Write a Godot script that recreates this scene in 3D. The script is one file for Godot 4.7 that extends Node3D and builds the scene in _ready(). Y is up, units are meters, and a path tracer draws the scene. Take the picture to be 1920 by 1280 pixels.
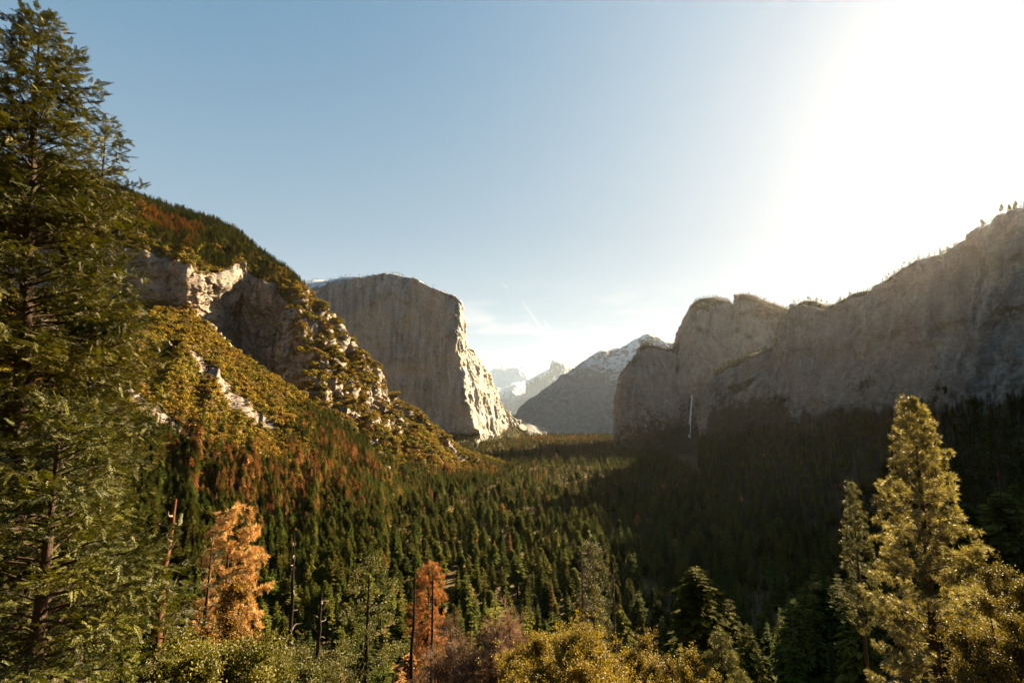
extends Node3D
# A valley between granite walls, seen from a wooded slope. Metres; the eye is at the origin, the valley floor 180 m below.
# Each mountain is a control net of world points (rows from behind the crest down to the foot), interpolated and roughened with noise.

const FLOOR_Y := -180.0
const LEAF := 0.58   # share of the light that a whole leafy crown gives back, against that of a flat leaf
const RIDGE := [
	[-2612, 498, -2177, -2334, 525, -2333, -1999, 529, -2499, -1791, 462, -2530, -1602, 420, -2596, -1368, 359, -2647, -1224, 268, -2629, -1063, 195, -2623, -965, 126, -2607, -884, 52, -2604, -813, -33, -2606, -699, -101, -2639, -556, -208, -2693, -414, -280, -2769, -237, -379, -2840, -27, -432, -2900, 136, -475, -2947],
	[-2112, 723, -1761, -1874, 750, -1874, -1593, 754, -1991, -1415, 687, -2000, -1260, 645, -2042, -1070, 584, -2070, -950, 493, -2040, -819, 420, -2020, -739, 351, -1998, -675, 277, -1989, -619, 192, -1986, -533, 124, -2011, -425, 17, -2057, -318, -55, -2126, -183, -154, -2192, -21, -207, -2250, 106, -250, -2298],
	[-1920, 748, -1601, -1697, 775, -1697, -1437, 779, -1796, -1271, 712, -1796, -1129, 670, -1830, -955, 609, -1848, -844, 518, -1813, -725, 445, -1789, -653, 376, -1763, -595, 302, -1752, -545, 217, -1747, -469, 149, -1769, -374, 42, -1812, -281, -30, -1879, -162, -129, -1943, -18, -182, -2000, 94, -225, -2048],
	[-1450, 422, -1227, -1298, 440, -1318, -1115, 457, -1413, -1010, 458, -1441, -897, 419, -1468, -828, 391, -1530, -811, 412, -1663, -701, 355, -1658, -626, 295, -1634, -575, 231, -1632, -528, 164, -1637, -464, 104, -1667, -376, 11, -1709, -290, -54, -1777, -173, -143, -1872, -27, -190, -1930, 88, -228, -1988],
	[-1368, 308, -1169, -1236, 322, -1267, -1071, 334, -1371, -983, 340, -1405, -897, 332, -1432, -830, 309, -1484, -865, 280, -1692, -736, 249, -1697, -615, 202, -1585, -556, 159, -1543, -508, 101, -1538, -449, 51, -1567, -385, -15, -1615, -296, -70, -1674, -182, -148, -1791, -34, -194, -1860, 82, -228, -1928],
	[-1302, 208, -1124, -1181, 214, -1222, -1035, 227, -1336, -958, 242, -1380, -880, 254, -1414, -823, 237, -1465, -848, 133, -1667, -729, 69, -1657, -600, 64, -1537, -537, 64, -1464, -490, 27, -1450, -442, -7, -1475, -380, -56, -1513, -292, -94, -1573, -188, -155, -1690, -42, -198, -1800, 76, -227, -1878],
	[-1053, 65, -922, -966, 71, -1013, -851, 88, -1112, -792, 103, -1154, -739, 113, -1201, -687, 88, -1254, -706, 0, -1436, -627, -33, -1429, -547, -33, -1397, -484, -44, -1367, -443, -63, -1360, -398, -83, -1384, -340, -113, -1410, -273, -142, -1475, -176, -175, -1590, -48, -207, -1729, 71, -226, -1829],
	[-906, -200, -793, -831, -200, -871, -732, -200, -956, -681, -200, -993, -636, -200, -1033, -591, -200, -1079, -607, -200, -1235, -539, -200, -1229, -471, -200, -1201, -416, -200, -1175, -381, -200, -1169, -343, -200, -1190, -292, -200, -1212, -235, -200, -1269, -151, -200, -1368, -41, -200, -1487, 61, -200, -1573]]
const SLOPE := [
	[-1395, 47, -1185, -1281, 45, -1279, -1170, 36, -1354, -1085, 21, -1398, -998, 17, -1449, -908, 9, -1484, -830, -1, -1512, -761, -51, -1498, -678, -97, -1494, -592, -142, -1497, -514, -185, -1505, -449, -221, -1504, -393, -264, -1510, -336, -307, -1513, -264, -374, -1512],
	[-1197, 223, -1016, -1097, 221, -1095, -1000, 212, -1158, -926, 197, -1193, -851, 193, -1235, -772, 185, -1263, -705, 175, -1284, -643, 125, -1266, -570, 79, -1257, -496, 34, -1256, -430, -9, -1259, -375, -45, -1255, -327, -88, -1258, -279, -131, -1259, -219, -198, -1256],
	[-1143, 237, -971, -1047, 235, -1046, -955, 226, -1105, -883, 211, -1138, -811, 207, -1178, -736, 199, -1203, -671, 189, -1223, -611, 139, -1204, -541, 93, -1193, -470, 48, -1190, -408, 5, -1192, -355, -31, -1188, -309, -74, -1190, -264, -117, -1191, -207, -184, -1187],
	[-853, 78, -725, -787, 81, -783, -722, 74, -830, -679, 69, -865, -630, 63, -902, -582, 52, -922, -537, 35, -937, -486, 9, -942, -437, -18, -955, -394, -40, -962, -355, -62, -967, -314, -87, -970, -280, -110, -981, -246, -129, -990, -199, -175, -995],
	[-647, -13, -551, -603, -14, -599, -560, -15, -639, -528, -22, -666, -495, -26, -691, -464, -36, -712, -429, -51, -734, -397, -66, -752, -368, -79, -766, -338, -94, -780, -306, -108, -793, -277, -121, -804, -246, -131, -814, -218, -140, -822, -178, -169, -831],
	[-505, -120, -430, -471, -120, -467, -437, -120, -498, -412, -123, -520, -386, -124, -539, -362, -128, -556, -335, -134, -572, -309, -140, -586, -287, -145, -598, -263, -151, -608, -239, -156, -618, -216, -161, -627, -192, -165, -635, -170, -168, -641, -139, -179, -648],
	[-388, -200, -330, -362, -200, -359, -336, -200, -383, -317, -200, -400, -297, -200, -414, -278, -200, -427, -257, -200, -440, -238, -200, -451, -221, -200, -460, -203, -200, -468, -184, -200, -476, -166, -200, -482, -148, -200, -488, -131, -200, -493, -107, -200, -499]]
const WALL := [
	[-2216, 778, -4792, -2038, 785, -4806, -1792, 792, -4828, -1481, 797, -4797, -1241, 798, -4761, -1025, 799, -4720, -810, 737, -4670, -601, 660, -4631, -448, 603, -4578, -431, 511, -4700, -420, 386, -4802, -337, 320, -4939, -232, 211, -5115, -149, 70, -5298, -61, -34, -5450, 52, -128, -5600, 140, -169, -5998],
	[-1818, 838, -3930, -1667, 845, -3931, -1461, 852, -3938, -1200, 857, -3889, -1001, 858, -3842, -824, 859, -3792, -648, 797, -3734, -479, 720, -3689, -356, 663, -3633, -344, 571, -3754, -337, 446, -3855, -272, 380, -3991, -189, 271, -4166, -123, 130, -4348, -51, 26, -4500, 43, -68, -4650, 118, -109, -5049],
	[-1671, 838, -3612, -1530, 845, -3609, -1340, 852, -3609, -1097, 857, -3555, -913, 858, -3503, -749, 859, -3450, -588, 797, -3389, -434, 720, -3342, -322, 663, -3284, -313, 571, -3406, -307, 446, -3507, -249, 380, -3642, -173, 271, -3816, -113, 130, -3998, -47, 26, -4150, 40, -68, -4300, 110, -109, -4699],
	[-1593, 747, -3450, -1458, 752, -3444, -1278, 757, -3451, -1060, 792, -3440, -887, 801, -3407, -732, 806, -3372, -577, 760, -3330, -427, 690, -3292, -323, 643, -3264, -309, 538, -3366, -301, 416, -3477, -243, 356, -3612, -168, 251, -3786, -108, 114, -3969, -42, 11, -4120, 44, -80, -4280, 118, -122, -4689],
	[-1574, 536, -3437, -1438, 528, -3425, -1246, 520, -3436, -1028, 527, -3419, -862, 528, -3382, -709, 529, -3346, -551, 502, -3299, -407, 462, -3265, -321, 437, -3239, -297, 335, -3337, -273, 274, -3439, -226, 250, -3573, -159, 192, -3747, -103, 65, -3939, -38, -20, -4100, 44, -95, -4270, 122, -135, -4678],
	[-1548, 239, -3416, -1415, 223, -3408, -1210, 208, -3422, -987, 190, -3400, -817, 185, -3362, -664, 186, -3324, -503, 168, -3277, -360, 160, -3240, -278, 153, -3213, -262, 145, -3310, -241, 127, -3412, -207, 132, -3544, -150, 128, -3717, -99, 25, -3909, -34, -50, -4080, 48, -111, -4260, 126, -143, -4668],
	[-1522, -48, -3394, -1391, -63, -3385, -1175, -79, -3403, -928, -97, -3375, -747, -102, -3337, -588, -101, -3288, -428, -105, -3237, -292, -110, -3197, -210, -115, -3168, -218, -52, -3293, -213, -10, -3393, -188, 22, -3525, -139, 37, -3697, -91, -33, -3879, -30, -83, -4050, 51, -126, -4240, 130, -156, -4658],
	[-1454, -150, -3242, -1328, -150, -3233, -1122, -150, -3250, -886, -150, -3223, -713, -150, -3187, -562, -150, -3140, -409, -150, -3091, -279, -150, -3053, -200, -150, -3026, -209, -150, -3145, -203, -150, -3241, -180, -150, -3366, -132, -150, -3531, -87, -150, -3704, -29, -150, -3868, 49, -150, -4049, 124, -150, -4449],
	[-1370, -205, -3055, -1252, -205, -3047, -1057, -205, -3063, -835, -205, -3037, -672, -205, -3004, -530, -205, -2959, -386, -205, -2913, -263, -205, -2877, -189, -205, -2851, -197, -205, -2963, -191, -205, -3054, -169, -205, -3172, -125, -205, -3328, -82, -205, -3491, -27, -205, -3645, 46, -205, -3816, 117, -205, -4192]]
const FAR := [
	[-4893, 891, -19908, -3062, 748, -20270, -1505, 625, -19943, -736, 787, -19486, -461, 884, -19495, -182, 869, -19299, 90, 813, -19000, 449, 750, -18995, 717, 625, -18986, 985, 593, -18974, 1431, 622, -18946, 2140, 711, -18879, 3361, 885, -18700, 5820, 899, -18087, 8655, 948, -16914],
	[-4296, 1391, -17480, -2689, 1248, -17798, -1317, 1125, -17450, -642, 1287, -16988, -402, 1384, -16995, -159, 1369, -16799, 78, 1313, -16500, 390, 1250, -16495, 623, 1125, -16488, 855, 1093, -16478, 1243, 1122, -16453, 1859, 1211, -16395, 2919, 1385, -16240, 5054, 1399, -15707, 7516, 1448, -14689],
	[-3996, 888, -16256, -2501, 791, -16552, -1225, 707, -16229, -597, 818, -15799, -374, 884, -15806, -148, 873, -15623, 73, 835, -15345, 362, 792, -15341, 579, 707, -15334, 795, 686, -15324, 1156, 706, -15301, 1728, 766, -15247, 2715, 884, -15103, 4701, 894, -14607, 6990, 927, -13660],
	[-3609, 354, -14683, -2259, 305, -14950, -1106, 264, -14658, -539, 319, -14270, -337, 352, -14276, -133, 347, -14111, 66, 328, -13860, 327, 306, -13856, 523, 264, -13850, 718, 253, -13841, 1044, 263, -13821, 1561, 293, -13772, 2452, 352, -13641, 4246, 357, -13194, 6314, 373, -12338],
	[-3093, -227, -12585, -1936, -223, -12815, -948, -219, -12564, -462, -224, -12231, -289, -227, -12237, -114, -226, -12095, 56, -225, -11880, 281, -223, -11877, 448, -219, -11872, 616, -218, -11864, 895, -219, -11846, 1338, -222, -11804, 2102, -227, -11693, 3639, -227, -11309, 5412, -229, -10576]]
const DOME := [
	[356, 348, -15096, 562, 425, -14889, 748, 499, -14681, 878, 550, -14523, 971, 608, -14467, 1020, 743, -14464, 1099, 796, -14508, 1244, 810, -14597, 1422, 779, -14732, 1575, 702, -14867, 1757, 585, -14997, 2087, 487, -15258],
	[331, 733, -14046, 522, 810, -13840, 695, 884, -13632, 815, 935, -13475, 900, 993, -13420, 946, 1128, -13417, 1020, 1181, -13461, 1155, 1195, -13551, 1321, 1164, -13686, 1464, 1087, -13823, 1634, 970, -13955, 1945, 872, -14218],
	[320, 748, -13596, 505, 825, -13390, 672, 899, -13183, 787, 950, -13026, 870, 1008, -12971, 914, 1143, -12968, 986, 1196, -13013, 1117, 1210, -13103, 1278, 1179, -13238, 1417, 1102, -13375, 1582, 985, -13508, 1884, 887, -13772],
	[318, 407, -13487, 501, 455, -13283, 667, 501, -13077, 781, 532, -12922, 863, 568, -12867, 907, 651, -12864, 978, 684, -12909, 1108, 693, -12998, 1268, 674, -13133, 1405, 626, -13268, 1569, 554, -13400, 1869, 493, -13662],
	[306, 155, -12984, 482, 182, -12788, 642, 207, -12590, 752, 224, -12440, 831, 244, -12387, 873, 289, -12384, 941, 308, -12427, 1066, 313, -12513, 1221, 302, -12643, 1353, 276, -12773, 1511, 236, -12900, 1799, 203, -13152],
	[275, -186, -11693, 434, -189, -11516, 578, -192, -11337, 677, -194, -11203, 749, -196, -11155, 786, -202, -11152, 848, -204, -11191, 960, -204, -11268, 1099, -203, -11385, 1218, -200, -11503, 1361, -195, -11617, 1620, -191, -11844]]
const MID := [
	[-110, -364, -5899, -28, -293, -6100, 59, -221, -6300, 244, -70, -6495, 504, 115, -6681, 746, 249, -6860, 985, 381, -6930, 1260, 469, -6987, 1538, 545, -7034, 1665, 596, -7056, 1786, 629, -7078, 1898, 590, -7049, 2065, 573, -7002, 2423, 548, -6886, 2926, 526, -6688],
	[-97, -154, -5199, -25, -83, -5400, 52, -11, -5600, 218, 140, -5796, 451, 325, -5983, 670, 459, -6164, 887, 591, -6237, 1136, 679, -6298, 1388, 755, -6350, 1504, 806, -6375, 1615, 839, -6399, 1716, 800, -6373, 1867, 783, -6331, 2191, 758, -6226, 2645, 736, -6047],
	[-93, -144, -4999, -24, -73, -5200, 51, -1, -5400, 210, 150, -5596, 436, 335, -5784, 648, 469, -5965, 859, 601, -6039, 1101, 689, -6102, 1346, 765, -6155, 1458, 816, -6180, 1566, 849, -6206, 1664, 810, -6180, 1810, 793, -6139, 2124, 768, -6037, 2565, 746, -5863],
	[-90, -152, -4824, -23, -97, -5018, 49, -40, -5211, 203, 78, -5400, 421, 221, -5581, 626, 326, -5756, 828, 429, -5828, 1062, 498, -5888, 1299, 557, -5939, 1407, 597, -5964, 1511, 623, -5988, 1606, 592, -5964, 1747, 579, -5924, 2050, 559, -5826, 2475, 542, -5658],
	[-85, -165, -4549, -22, -135, -4732, 46, -105, -4914, 191, -41, -5092, 397, 36, -5263, 590, 93, -5428, 781, 148, -5496, 1001, 185, -5552, 1225, 217, -5601, 1327, 238, -5624, 1425, 252, -5647, 1514, 236, -5624, 1647, 229, -5586, 1933, 218, -5494, 2334, 209, -5336],
	[-80, -176, -4299, -21, -169, -4472, 43, -162, -4644, 181, -147, -4813, 375, -129, -4974, 558, -115, -5130, 738, -102, -5194, 946, -93, -5247, 1157, -85, -5293, 1254, -80, -5315, 1347, -77, -5337, 1431, -81, -5315, 1557, -83, -5279, 1827, -85, -5192, 2206, -87, -5043],
	[-75, -181, -3999, -19, -184, -4160, 40, -187, -4320, 168, -193, -4477, 349, -201, -4627, 519, -206, -4772, 687, -211, -4831, 880, -215, -4881, 1077, -218, -4924, 1167, -220, -4944, 1253, -221, -4964, 1331, -220, -4944, 1448, -219, -4911, 1699, -218, -4830, 2052, -217, -4691]]
const SPIRES := [
	[854, -234, -4316, 759, -150, -3978, 685, -142, -3697, 706, -3, -3673, 734, 59, -3667, 814, 139, -3671, 858, 205, -3702, 940, 206, -3734, 1091, 201, -3807, 1182, 320, -3926, 1247, 422, -3927, 1284, 483, -3915, 1356, 507, -3901, 1462, 505, -3884, 1558, 467, -3879, 1583, 522, -3869, 1659, 516, -3837, 1740, 469, -3779, 1823, 418, -3695, 1953, 371, -3582, 2207, 316, -3396],
	[749, -92, -3787, 658, -8, -3448, 587, 0, -3166, 604, 139, -3143, 628, 201, -3138, 697, 281, -3144, 736, 347, -3176, 808, 348, -3210, 942, 343, -3288, 1027, 462, -3409, 1084, 564, -3412, 1116, 625, -3402, 1178, 649, -3391, 1271, 647, -3379, 1357, 609, -3378, 1379, 664, -3369, 1444, 658, -3341, 1514, 611, -3288, 1584, 560, -3211, 1695, 513, -3108, 1912, 458, -2943],
	[718, -84, -3630, 628, 0, -3291, 558, 8, -3009, 574, 147, -2985, 597, 209, -2981, 662, 289, -2987, 700, 355, -3020, 769, 356, -3055, 898, 351, -3134, 980, 470, -3256, 1035, 572, -3260, 1066, 633, -3250, 1126, 657, -3240, 1215, 655, -3229, 1297, 617, -3229, 1318, 672, -3221, 1381, 666, -3194, 1447, 619, -3143, 1513, 568, -3067, 1618, 521, -2967, 1825, 466, -2809],
	[718, -103, -3615, 624, -41, -3263, 546, -36, -2965, 559, 68, -2937, 580, 113, -2924, 636, 172, -2922, 671, 222, -2937, 733, 223, -2957, 842, 219, -3007, 915, 308, -3091, 964, 383, -3094, 994, 428, -3090, 1046, 445, -3086, 1123, 445, -3077, 1198, 420, -3072, 1228, 462, -3060, 1291, 460, -3034, 1359, 427, -2989, 1432, 391, -2923, 1537, 358, -2837, 1738, 321, -2692],
	[719, -124, -3604, 620, -86, -3241, 536, -85, -2931, 548, -21, -2899, 567, 7, -2880, 615, 42, -2870, 649, 73, -2873, 705, 74, -2880, 798, 72, -2907, 864, 126, -2961, 908, 172, -2964, 938, 199, -2965, 983, 209, -2966, 1051, 211, -2958, 1120, 200, -2949, 1158, 228, -2935, 1221, 229, -2909, 1290, 212, -2868, 1368, 194, -2810, 1472, 177, -2734, 1670, 161, -2600],
	[719, -149, -3596, 617, -141, -3225, 529, -144, -2907, 540, -128, -2871, 557, -122, -2847, 600, -115, -2832, 632, -107, -2825, 684, -106, -2824, 766, -105, -2835, 827, -93, -2867, 867, -83, -2869, 897, -77, -2874, 937, -75, -2878, 998, -71, -2872, 1063, -65, -2859, 1106, -54, -2843, 1170, -49, -2818, 1240, -46, -2780, 1322, -43, -2727, 1426, -42, -2659, 1620, -33, -2533],
	[719, -156, -3578, 612, -157, -3192, 514, -161, -2854, 523, -158, -2812, 537, -159, -2779, 568, -160, -2752, 597, -159, -2725, 641, -157, -2705, 697, -156, -2681, 748, -155, -2667, 781, -155, -2668, 809, -156, -2681, 840, -157, -2692, 886, -151, -2688, 943, -141, -2668, 997, -135, -2648, 1061, -129, -2623, 1134, -120, -2593, 1223, -111, -2552, 1326, -104, -2500, 1514, -89, -2391],
	[669, -205, -3328, 569, -205, -2969, 478, -205, -2654, 486, -205, -2615, 499, -205, -2584, 528, -205, -2559, 556, -205, -2535, 596, -205, -2516, 648, -205, -2493, 696, -205, -2480, 726, -205, -2481, 753, -205, -2493, 781, -205, -2503, 824, -205, -2499, 877, -205, -2482, 928, -205, -2463, 987, -205, -2440, 1054, -205, -2411, 1138, -205, -2373, 1234, -205, -2325, 1408, -205, -2223]]
const SOUTH := [  # last columns lie out of view, raised to shade the lower right slope
	[994, -167, -2849, 921, -115, -2719, 908, -65, -2654, 961, 3, -2643, 1088, 55, -2609, 1193, 82, -2563, 1246, 138, -2538, 1273, 188, -2508, 1280, 201, -2472, 1319, 199, -2426, 1355, 182, -2364, 1409, 204, -2290, 1452, 202, -2219, 1470, 215, -2163, 1487, 231, -2107, 1507, 242, -2048, 1530, 241, -1985, 1550, 244, -1923, 1553, 251, -1854, 1557, 257, -1793, 1564, 258, -1728, 1567, 253, -1666, 1577, 251, -1606, 1621, 328, -1508, 1661, 413, -1419, 1704, 404, -1296, 1719, 365, -1149, 1721, 269, -936],
	[763, -52, -2188, 697, 0, -2056, 681, 50, -1992, 722, 118, -1986, 819, 170, -1963, 897, 197, -1929, 938, 253, -1909, 956, 303, -1884, 958, 316, -1850, 985, 314, -1811, 1007, 297, -1757, 1042, 319, -1694, 1069, 317, -1634, 1077, 330, -1584, 1083, 346, -1535, 1092, 357, -1484, 1103, 356, -1430, 1111, 359, -1378, 1103, 366, -1317, 1098, 372, -1264, 1094, 373, -1209, 1087, 368, -1156, 1086, 366, -1106, 1109, 443, -1031, 1129, 528, -964, 1147, 519, -873, 1137, 480, -760, 1106, 384, -601],
	[698, -47, -1999, 633, 5, -1867, 617, 55, -1803, 653, 123, -1798, 742, 175, -1779, 813, 202, -1747, 850, 258, -1730, 865, 308, -1706, 866, 321, -1673, 889, 319, -1635, 908, 302, -1583, 937, 324, -1523, 959, 322, -1466, 964, 335, -1419, 968, 351, -1372, 974, 362, -1323, 980, 361, -1272, 985, 364, -1222, 975, 371, -1164, 967, 377, -1113, 960, 378, -1061, 950, 373, -1010, 946, 371, -964, 962, 448, -895, 977, 533, -834, 988, 524, -751, 971, 485, -649, 930, 389, -506],
	[679, -61, -1942, 615, -24, -1810, 598, 11, -1746, 633, 56, -1742, 717, 93, -1725, 785, 113, -1695, 820, 152, -1678, 835, 185, -1654, 835, 195, -1622, 857, 195, -1585, 874, 185, -1534, 902, 201, -1475, 923, 200, -1419, 927, 210, -1373, 929, 221, -1326, 934, 229, -1278, 940, 229, -1228, 943, 232, -1179, 932, 239, -1122, 924, 244, -1072, 916, 246, -1021, 905, 244, -971, 900, 242, -926, 914, 295, -860, 926, 353, -803, 935, 347, -723, 917, 322, -623, 874, 259, -483],
	[656, -76, -1870, 592, -57, -1738, 574, -39, -1675, 607, -18, -1671, 685, 0, -1656, 750, 13, -1628, 783, 32, -1612, 796, 49, -1589, 795, 54, -1557, 816, 56, -1521, 832, 54, -1471, 857, 63, -1414, 876, 64, -1359, 879, 69, -1314, 880, 75, -1269, 883, 80, -1222, 888, 82, -1173, 890, 85, -1125, 878, 90, -1069, 868, 95, -1020, 859, 97, -970, 848, 98, -921, 842, 99, -877, 852, 123, -815, 861, 150, -762, 867, 149, -686, 848, 140, -590, 803, 113, -455],
	[615, -89, -1742, 551, -83, -1609, 532, -80, -1546, 561, -79, -1544, 628, -75, -1534, 687, -68, -1508, 716, -65, -1494, 727, -63, -1473, 725, -60, -1442, 743, -57, -1407, 757, -53, -1359, 778, -48, -1304, 793, -46, -1252, 793, -45, -1208, 792, -43, -1165, 793, -41, -1120, 795, -37, -1074, 795, -34, -1028, 781, -30, -974, 769, -27, -927, 758, -23, -879, 745, -19, -832, 737, -18, -790, 741, -16, -735, 745, -14, -689, 747, -11, -620, 724, -8, -531, 677, -6, -405],
	[455, -137, -1289, 407, -134, -1191, 394, -132, -1144, 415, -132, -1142, 464, -130, -1135, 509, -127, -1116, 530, -125, -1106, 538, -124, -1090, 536, -123, -1067, 550, -121, -1041, 560, -119, -1005, 575, -117, -965, 587, -116, -926, 587, -115, -894, 586, -114, -862, 587, -113, -829, 588, -111, -794, 588, -109, -761, 578, -108, -721, 569, -106, -686, 561, -104, -650, 552, -102, -616, 546, -101, -585, 548, -100, -544, 551, -99, -510, 553, -98, -459, 536, -97, -393, 501, -95, -299],
	[295, -205, -836, 264, -205, -773, 255, -205, -742, 269, -205, -741, 301, -205, -736, 330, -205, -724, 344, -205, -717, 349, -205, -707, 348, -205, -692, 357, -205, -676, 363, -205, -652, 373, -205, -626, 381, -205, -601, 381, -205, -580, 380, -205, -559, 381, -205, -538, 382, -205, -515, 382, -205, -493, 375, -205, -468, 369, -205, -445, 364, -205, -422, 358, -205, -399, 354, -205, -379, 356, -205, -353, 357, -205, -331, 359, -205, -298, 348, -205, -255, 325, -205, -194]]

# ------------------------------------------------------------------ mesh collector
class Shape:
	var v := PackedVector3Array()
	var n := PackedVector3Array()
	var c := PackedColorArray()
	var i := PackedInt32Array()
	func tri(a: Vector3, b: Vector3, d: Vector3, col: Color) -> void:
		var nn := (d - a).cross(b - a).normalized()
		var k := v.size()
		v.append(a); v.append(b); v.append(d)
		n.append(nn); n.append(nn); n.append(nn)
		c.append(col); c.append(col); c.append(col)
		i.append(k); i.append(k + 1); i.append(k + 2)
	func quad(a: Vector3, b: Vector3, d: Vector3, e: Vector3, col: Color) -> void:
		var nn := (d - a).cross(b - a).normalized()
		var k := v.size()
		v.append(a); v.append(b); v.append(d); v.append(e)
		for q in 4:
			n.append(nn); c.append(col)
		i.append(k); i.append(k + 1); i.append(k + 2)
		i.append(k); i.append(k + 2); i.append(k + 3)
	func tube(pts: Array, radii: Array, sides: int, col: Color, wob := 0.0) -> void:
		var k := v.size()
		var side := Vector3.RIGHT
		for q in pts.size():
			var d: Vector3 = (pts[mini(q + 1, pts.size() - 1)] - pts[maxi(q - 1, 0)])
			d = d.normalized()
			if absf(d.dot(side)) > 0.9:
				side = Vector3.FORWARD if absf(d.z) < 0.8 else Vector3.UP
			side = (side - d * d.dot(side)).normalized()
			var up := d.cross(side)
			for s in sides:
				var a := TAU * s / sides
				var o := side * cos(a) + up * sin(a)
				var rr: float = radii[q] * (1.0 + wob * sin(a * 3.0 + q * 1.7) + wob * 0.7 * sin(a * 5.0 - q * 0.6))
				v.append(pts[q] + o * rr); n.append(o); c.append(col)
		for q in pts.size() - 1:
			for s in sides:
				var a := k + q * sides + s
				var b := k + q * sides + (s + 1) % sides
				i.append(a); i.append(a + sides); i.append(b)
				i.append(b); i.append(a + sides); i.append(b + sides)
	func mesh(mat: Material) -> ArrayMesh:
		var m := ArrayMesh.new()
		var arr := []
		arr.resize(Mesh.ARRAY_MAX)
		arr[Mesh.ARRAY_VERTEX] = v
		arr[Mesh.ARRAY_NORMAL] = n
		arr[Mesh.ARRAY_COLOR] = c
		arr[Mesh.ARRAY_INDEX] = i
		m.add_surface_from_arrays(Mesh.PRIMITIVE_TRIANGLES, arr)
		m.surface_set_material(0, mat)
		return m

# a surface made from a control net: positions, normals and, per vertex, how bare the rock is
class Sheet:
	var p := PackedVector3Array()
	var n := PackedVector3Array()
	var c := PackedColorArray()
	var bare := PackedFloat32Array()
	var nu := 0
	var nv := 0
	var cu := 1.0   # control columns and rows spanned
	var cv := 1.0

var rng := RandomNumberGenerator.new()
var noise := {}
var mat := {}
var counts := {}

func rand(a: float, b: float) -> float:
	return rng.randf_range(a, b)

func make_noise(called: String, kind: int, freq: float, octaves: int, sd: int, ridged := false) -> void:
	var f := FastNoiseLite.new()
	f.noise_type = kind
	f.frequency = freq
	f.seed = sd
	f.fractal_type = FastNoiseLite.FRACTAL_RIDGED if ridged else (FastNoiseLite.FRACTAL_FBM if octaves > 1 else FastNoiseLite.FRACTAL_NONE)
	f.fractal_octaves = octaves
	noise[called] = f

func numbered(called: String) -> String:
	var k: int = counts.get(called, 0)
	counts[called] = k + 1
	return called if k == 0 else "%s_%03d" % [called, k]

func thing(called: String, label: String, category: String, where := Vector3.ZERO, group := "") -> Node3D:
	var o := Node3D.new()
	o.name = numbered(called)
	o.position = where
	o.set_meta("label", label)
	o.set_meta("category", category)
	if group:
		o.set_meta("group", group)
	add_child(o, true)
	return o

func part(parent: Node, called: String, m: Mesh, material: Material = null) -> MeshInstance3D:
	var o := MeshInstance3D.new()
	o.name = called
	o.mesh = m
	if material:
		o.material_override = material
	parent.add_child(o, true)
	return o

func structure(called: String, m: Mesh, label: String, category: String) -> MeshInstance3D:
	var o := MeshInstance3D.new()
	o.name = called
	o.mesh = m
	o.set_meta("kind", "structure")
	o.set_meta("label", label)
	o.set_meta("category", category)
	add_child(o, true)
	return o

func many(parent: Node, called: String, m: Mesh, places: Array, tints: Array) -> MultiMeshInstance3D:
	var mm := MultiMesh.new()
	mm.transform_format = MultiMesh.TRANSFORM_3D
	mm.use_colors = true
	mm.mesh = m
	mm.instance_count = places.size()
	for k in places.size():
		mm.set_instance_transform(k, places[k])
		mm.set_instance_color(k, tints[k])
	var o := MultiMeshInstance3D.new()
	o.name = called
	o.multimesh = mm
	o.set_meta("kind", "stuff")
	parent.add_child(o, true)
	return o

# ------------------------------------------------------------------ materials
func leaf_material(rough: float, spec: float, through: Color) -> StandardMaterial3D:
	var m := StandardMaterial3D.new()
	m.vertex_color_use_as_albedo = true
	m.roughness = rough
	m.metallic_specular = spec
	m.cull_mode = BaseMaterial3D.CULL_DISABLED
	m.backlight_enabled = true
	m.backlight = through
	return m

func matte(rough: float, spec: float) -> StandardMaterial3D:
	var m := StandardMaterial3D.new()
	m.vertex_color_use_as_albedo = true
	m.roughness = rough
	m.metallic_specular = spec
	return m

func noise_texture(freq: float, octaves: int, sd: int, low: Color, high: Color) -> NoiseTexture2D:
	var f := FastNoiseLite.new()
	f.frequency = freq
	f.fractal_octaves = octaves
	f.seed = sd
	var t := NoiseTexture2D.new()
	t.width = 512
	t.height = 512
	t.seamless = true
	t.noise = f
	var g := Gradient.new()
	g.set_color(0, low)
	g.set_color(1, high)
	t.color_ramp = g
	return t

func make_materials() -> void:
	mat.rock = matte(0.95, 0.2)
	mat.rock.albedo_texture = noise_texture(0.02, 5, 3, Color(0.62, 0.62, 0.62), Color(1, 1, 1))
	mat.rock.uv1_triplanar = true
	mat.rock.uv1_world_triplanar = true
	mat.rock.uv1_scale = Vector3.ONE / 90.0
	mat.soil = matte(1.0, 0.1)
	mat.needle = leaf_material(0.6, 0.3, Color(0.7, 0.72, 0.3))
	mat.pine = leaf_material(0.55, 0.4, Color(0.9, 0.85, 0.5))
	mat.dead = leaf_material(0.75, 0.25, Color(0.7, 0.6, 0.45))
	mat.leaf = leaf_material(0.62, 0.3, Color(0.8, 0.8, 0.35))
	mat.far_needle = leaf_material(0.85, 0.1, Color(0.45, 0.5, 0.25))
	mat.bark = matte(0.95, 0.15)
	mat.bark.albedo_texture = noise_texture(0.03, 4, 11, Color(0.45, 0.45, 0.45), Color(1, 1, 1))
	mat.bark.uv1_triplanar = true
	mat.bark.uv1_scale = Vector3(3.0, 0.5, 3.0)
	mat.bark.heightmap_enabled = true
	mat.bark.heightmap_texture = noise_texture(0.03, 4, 11, Color(0, 0, 0), Color(1, 1, 1))
	mat.bark.heightmap_scale = 4.0
	mat.water = matte(0.7, 0.3)

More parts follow.
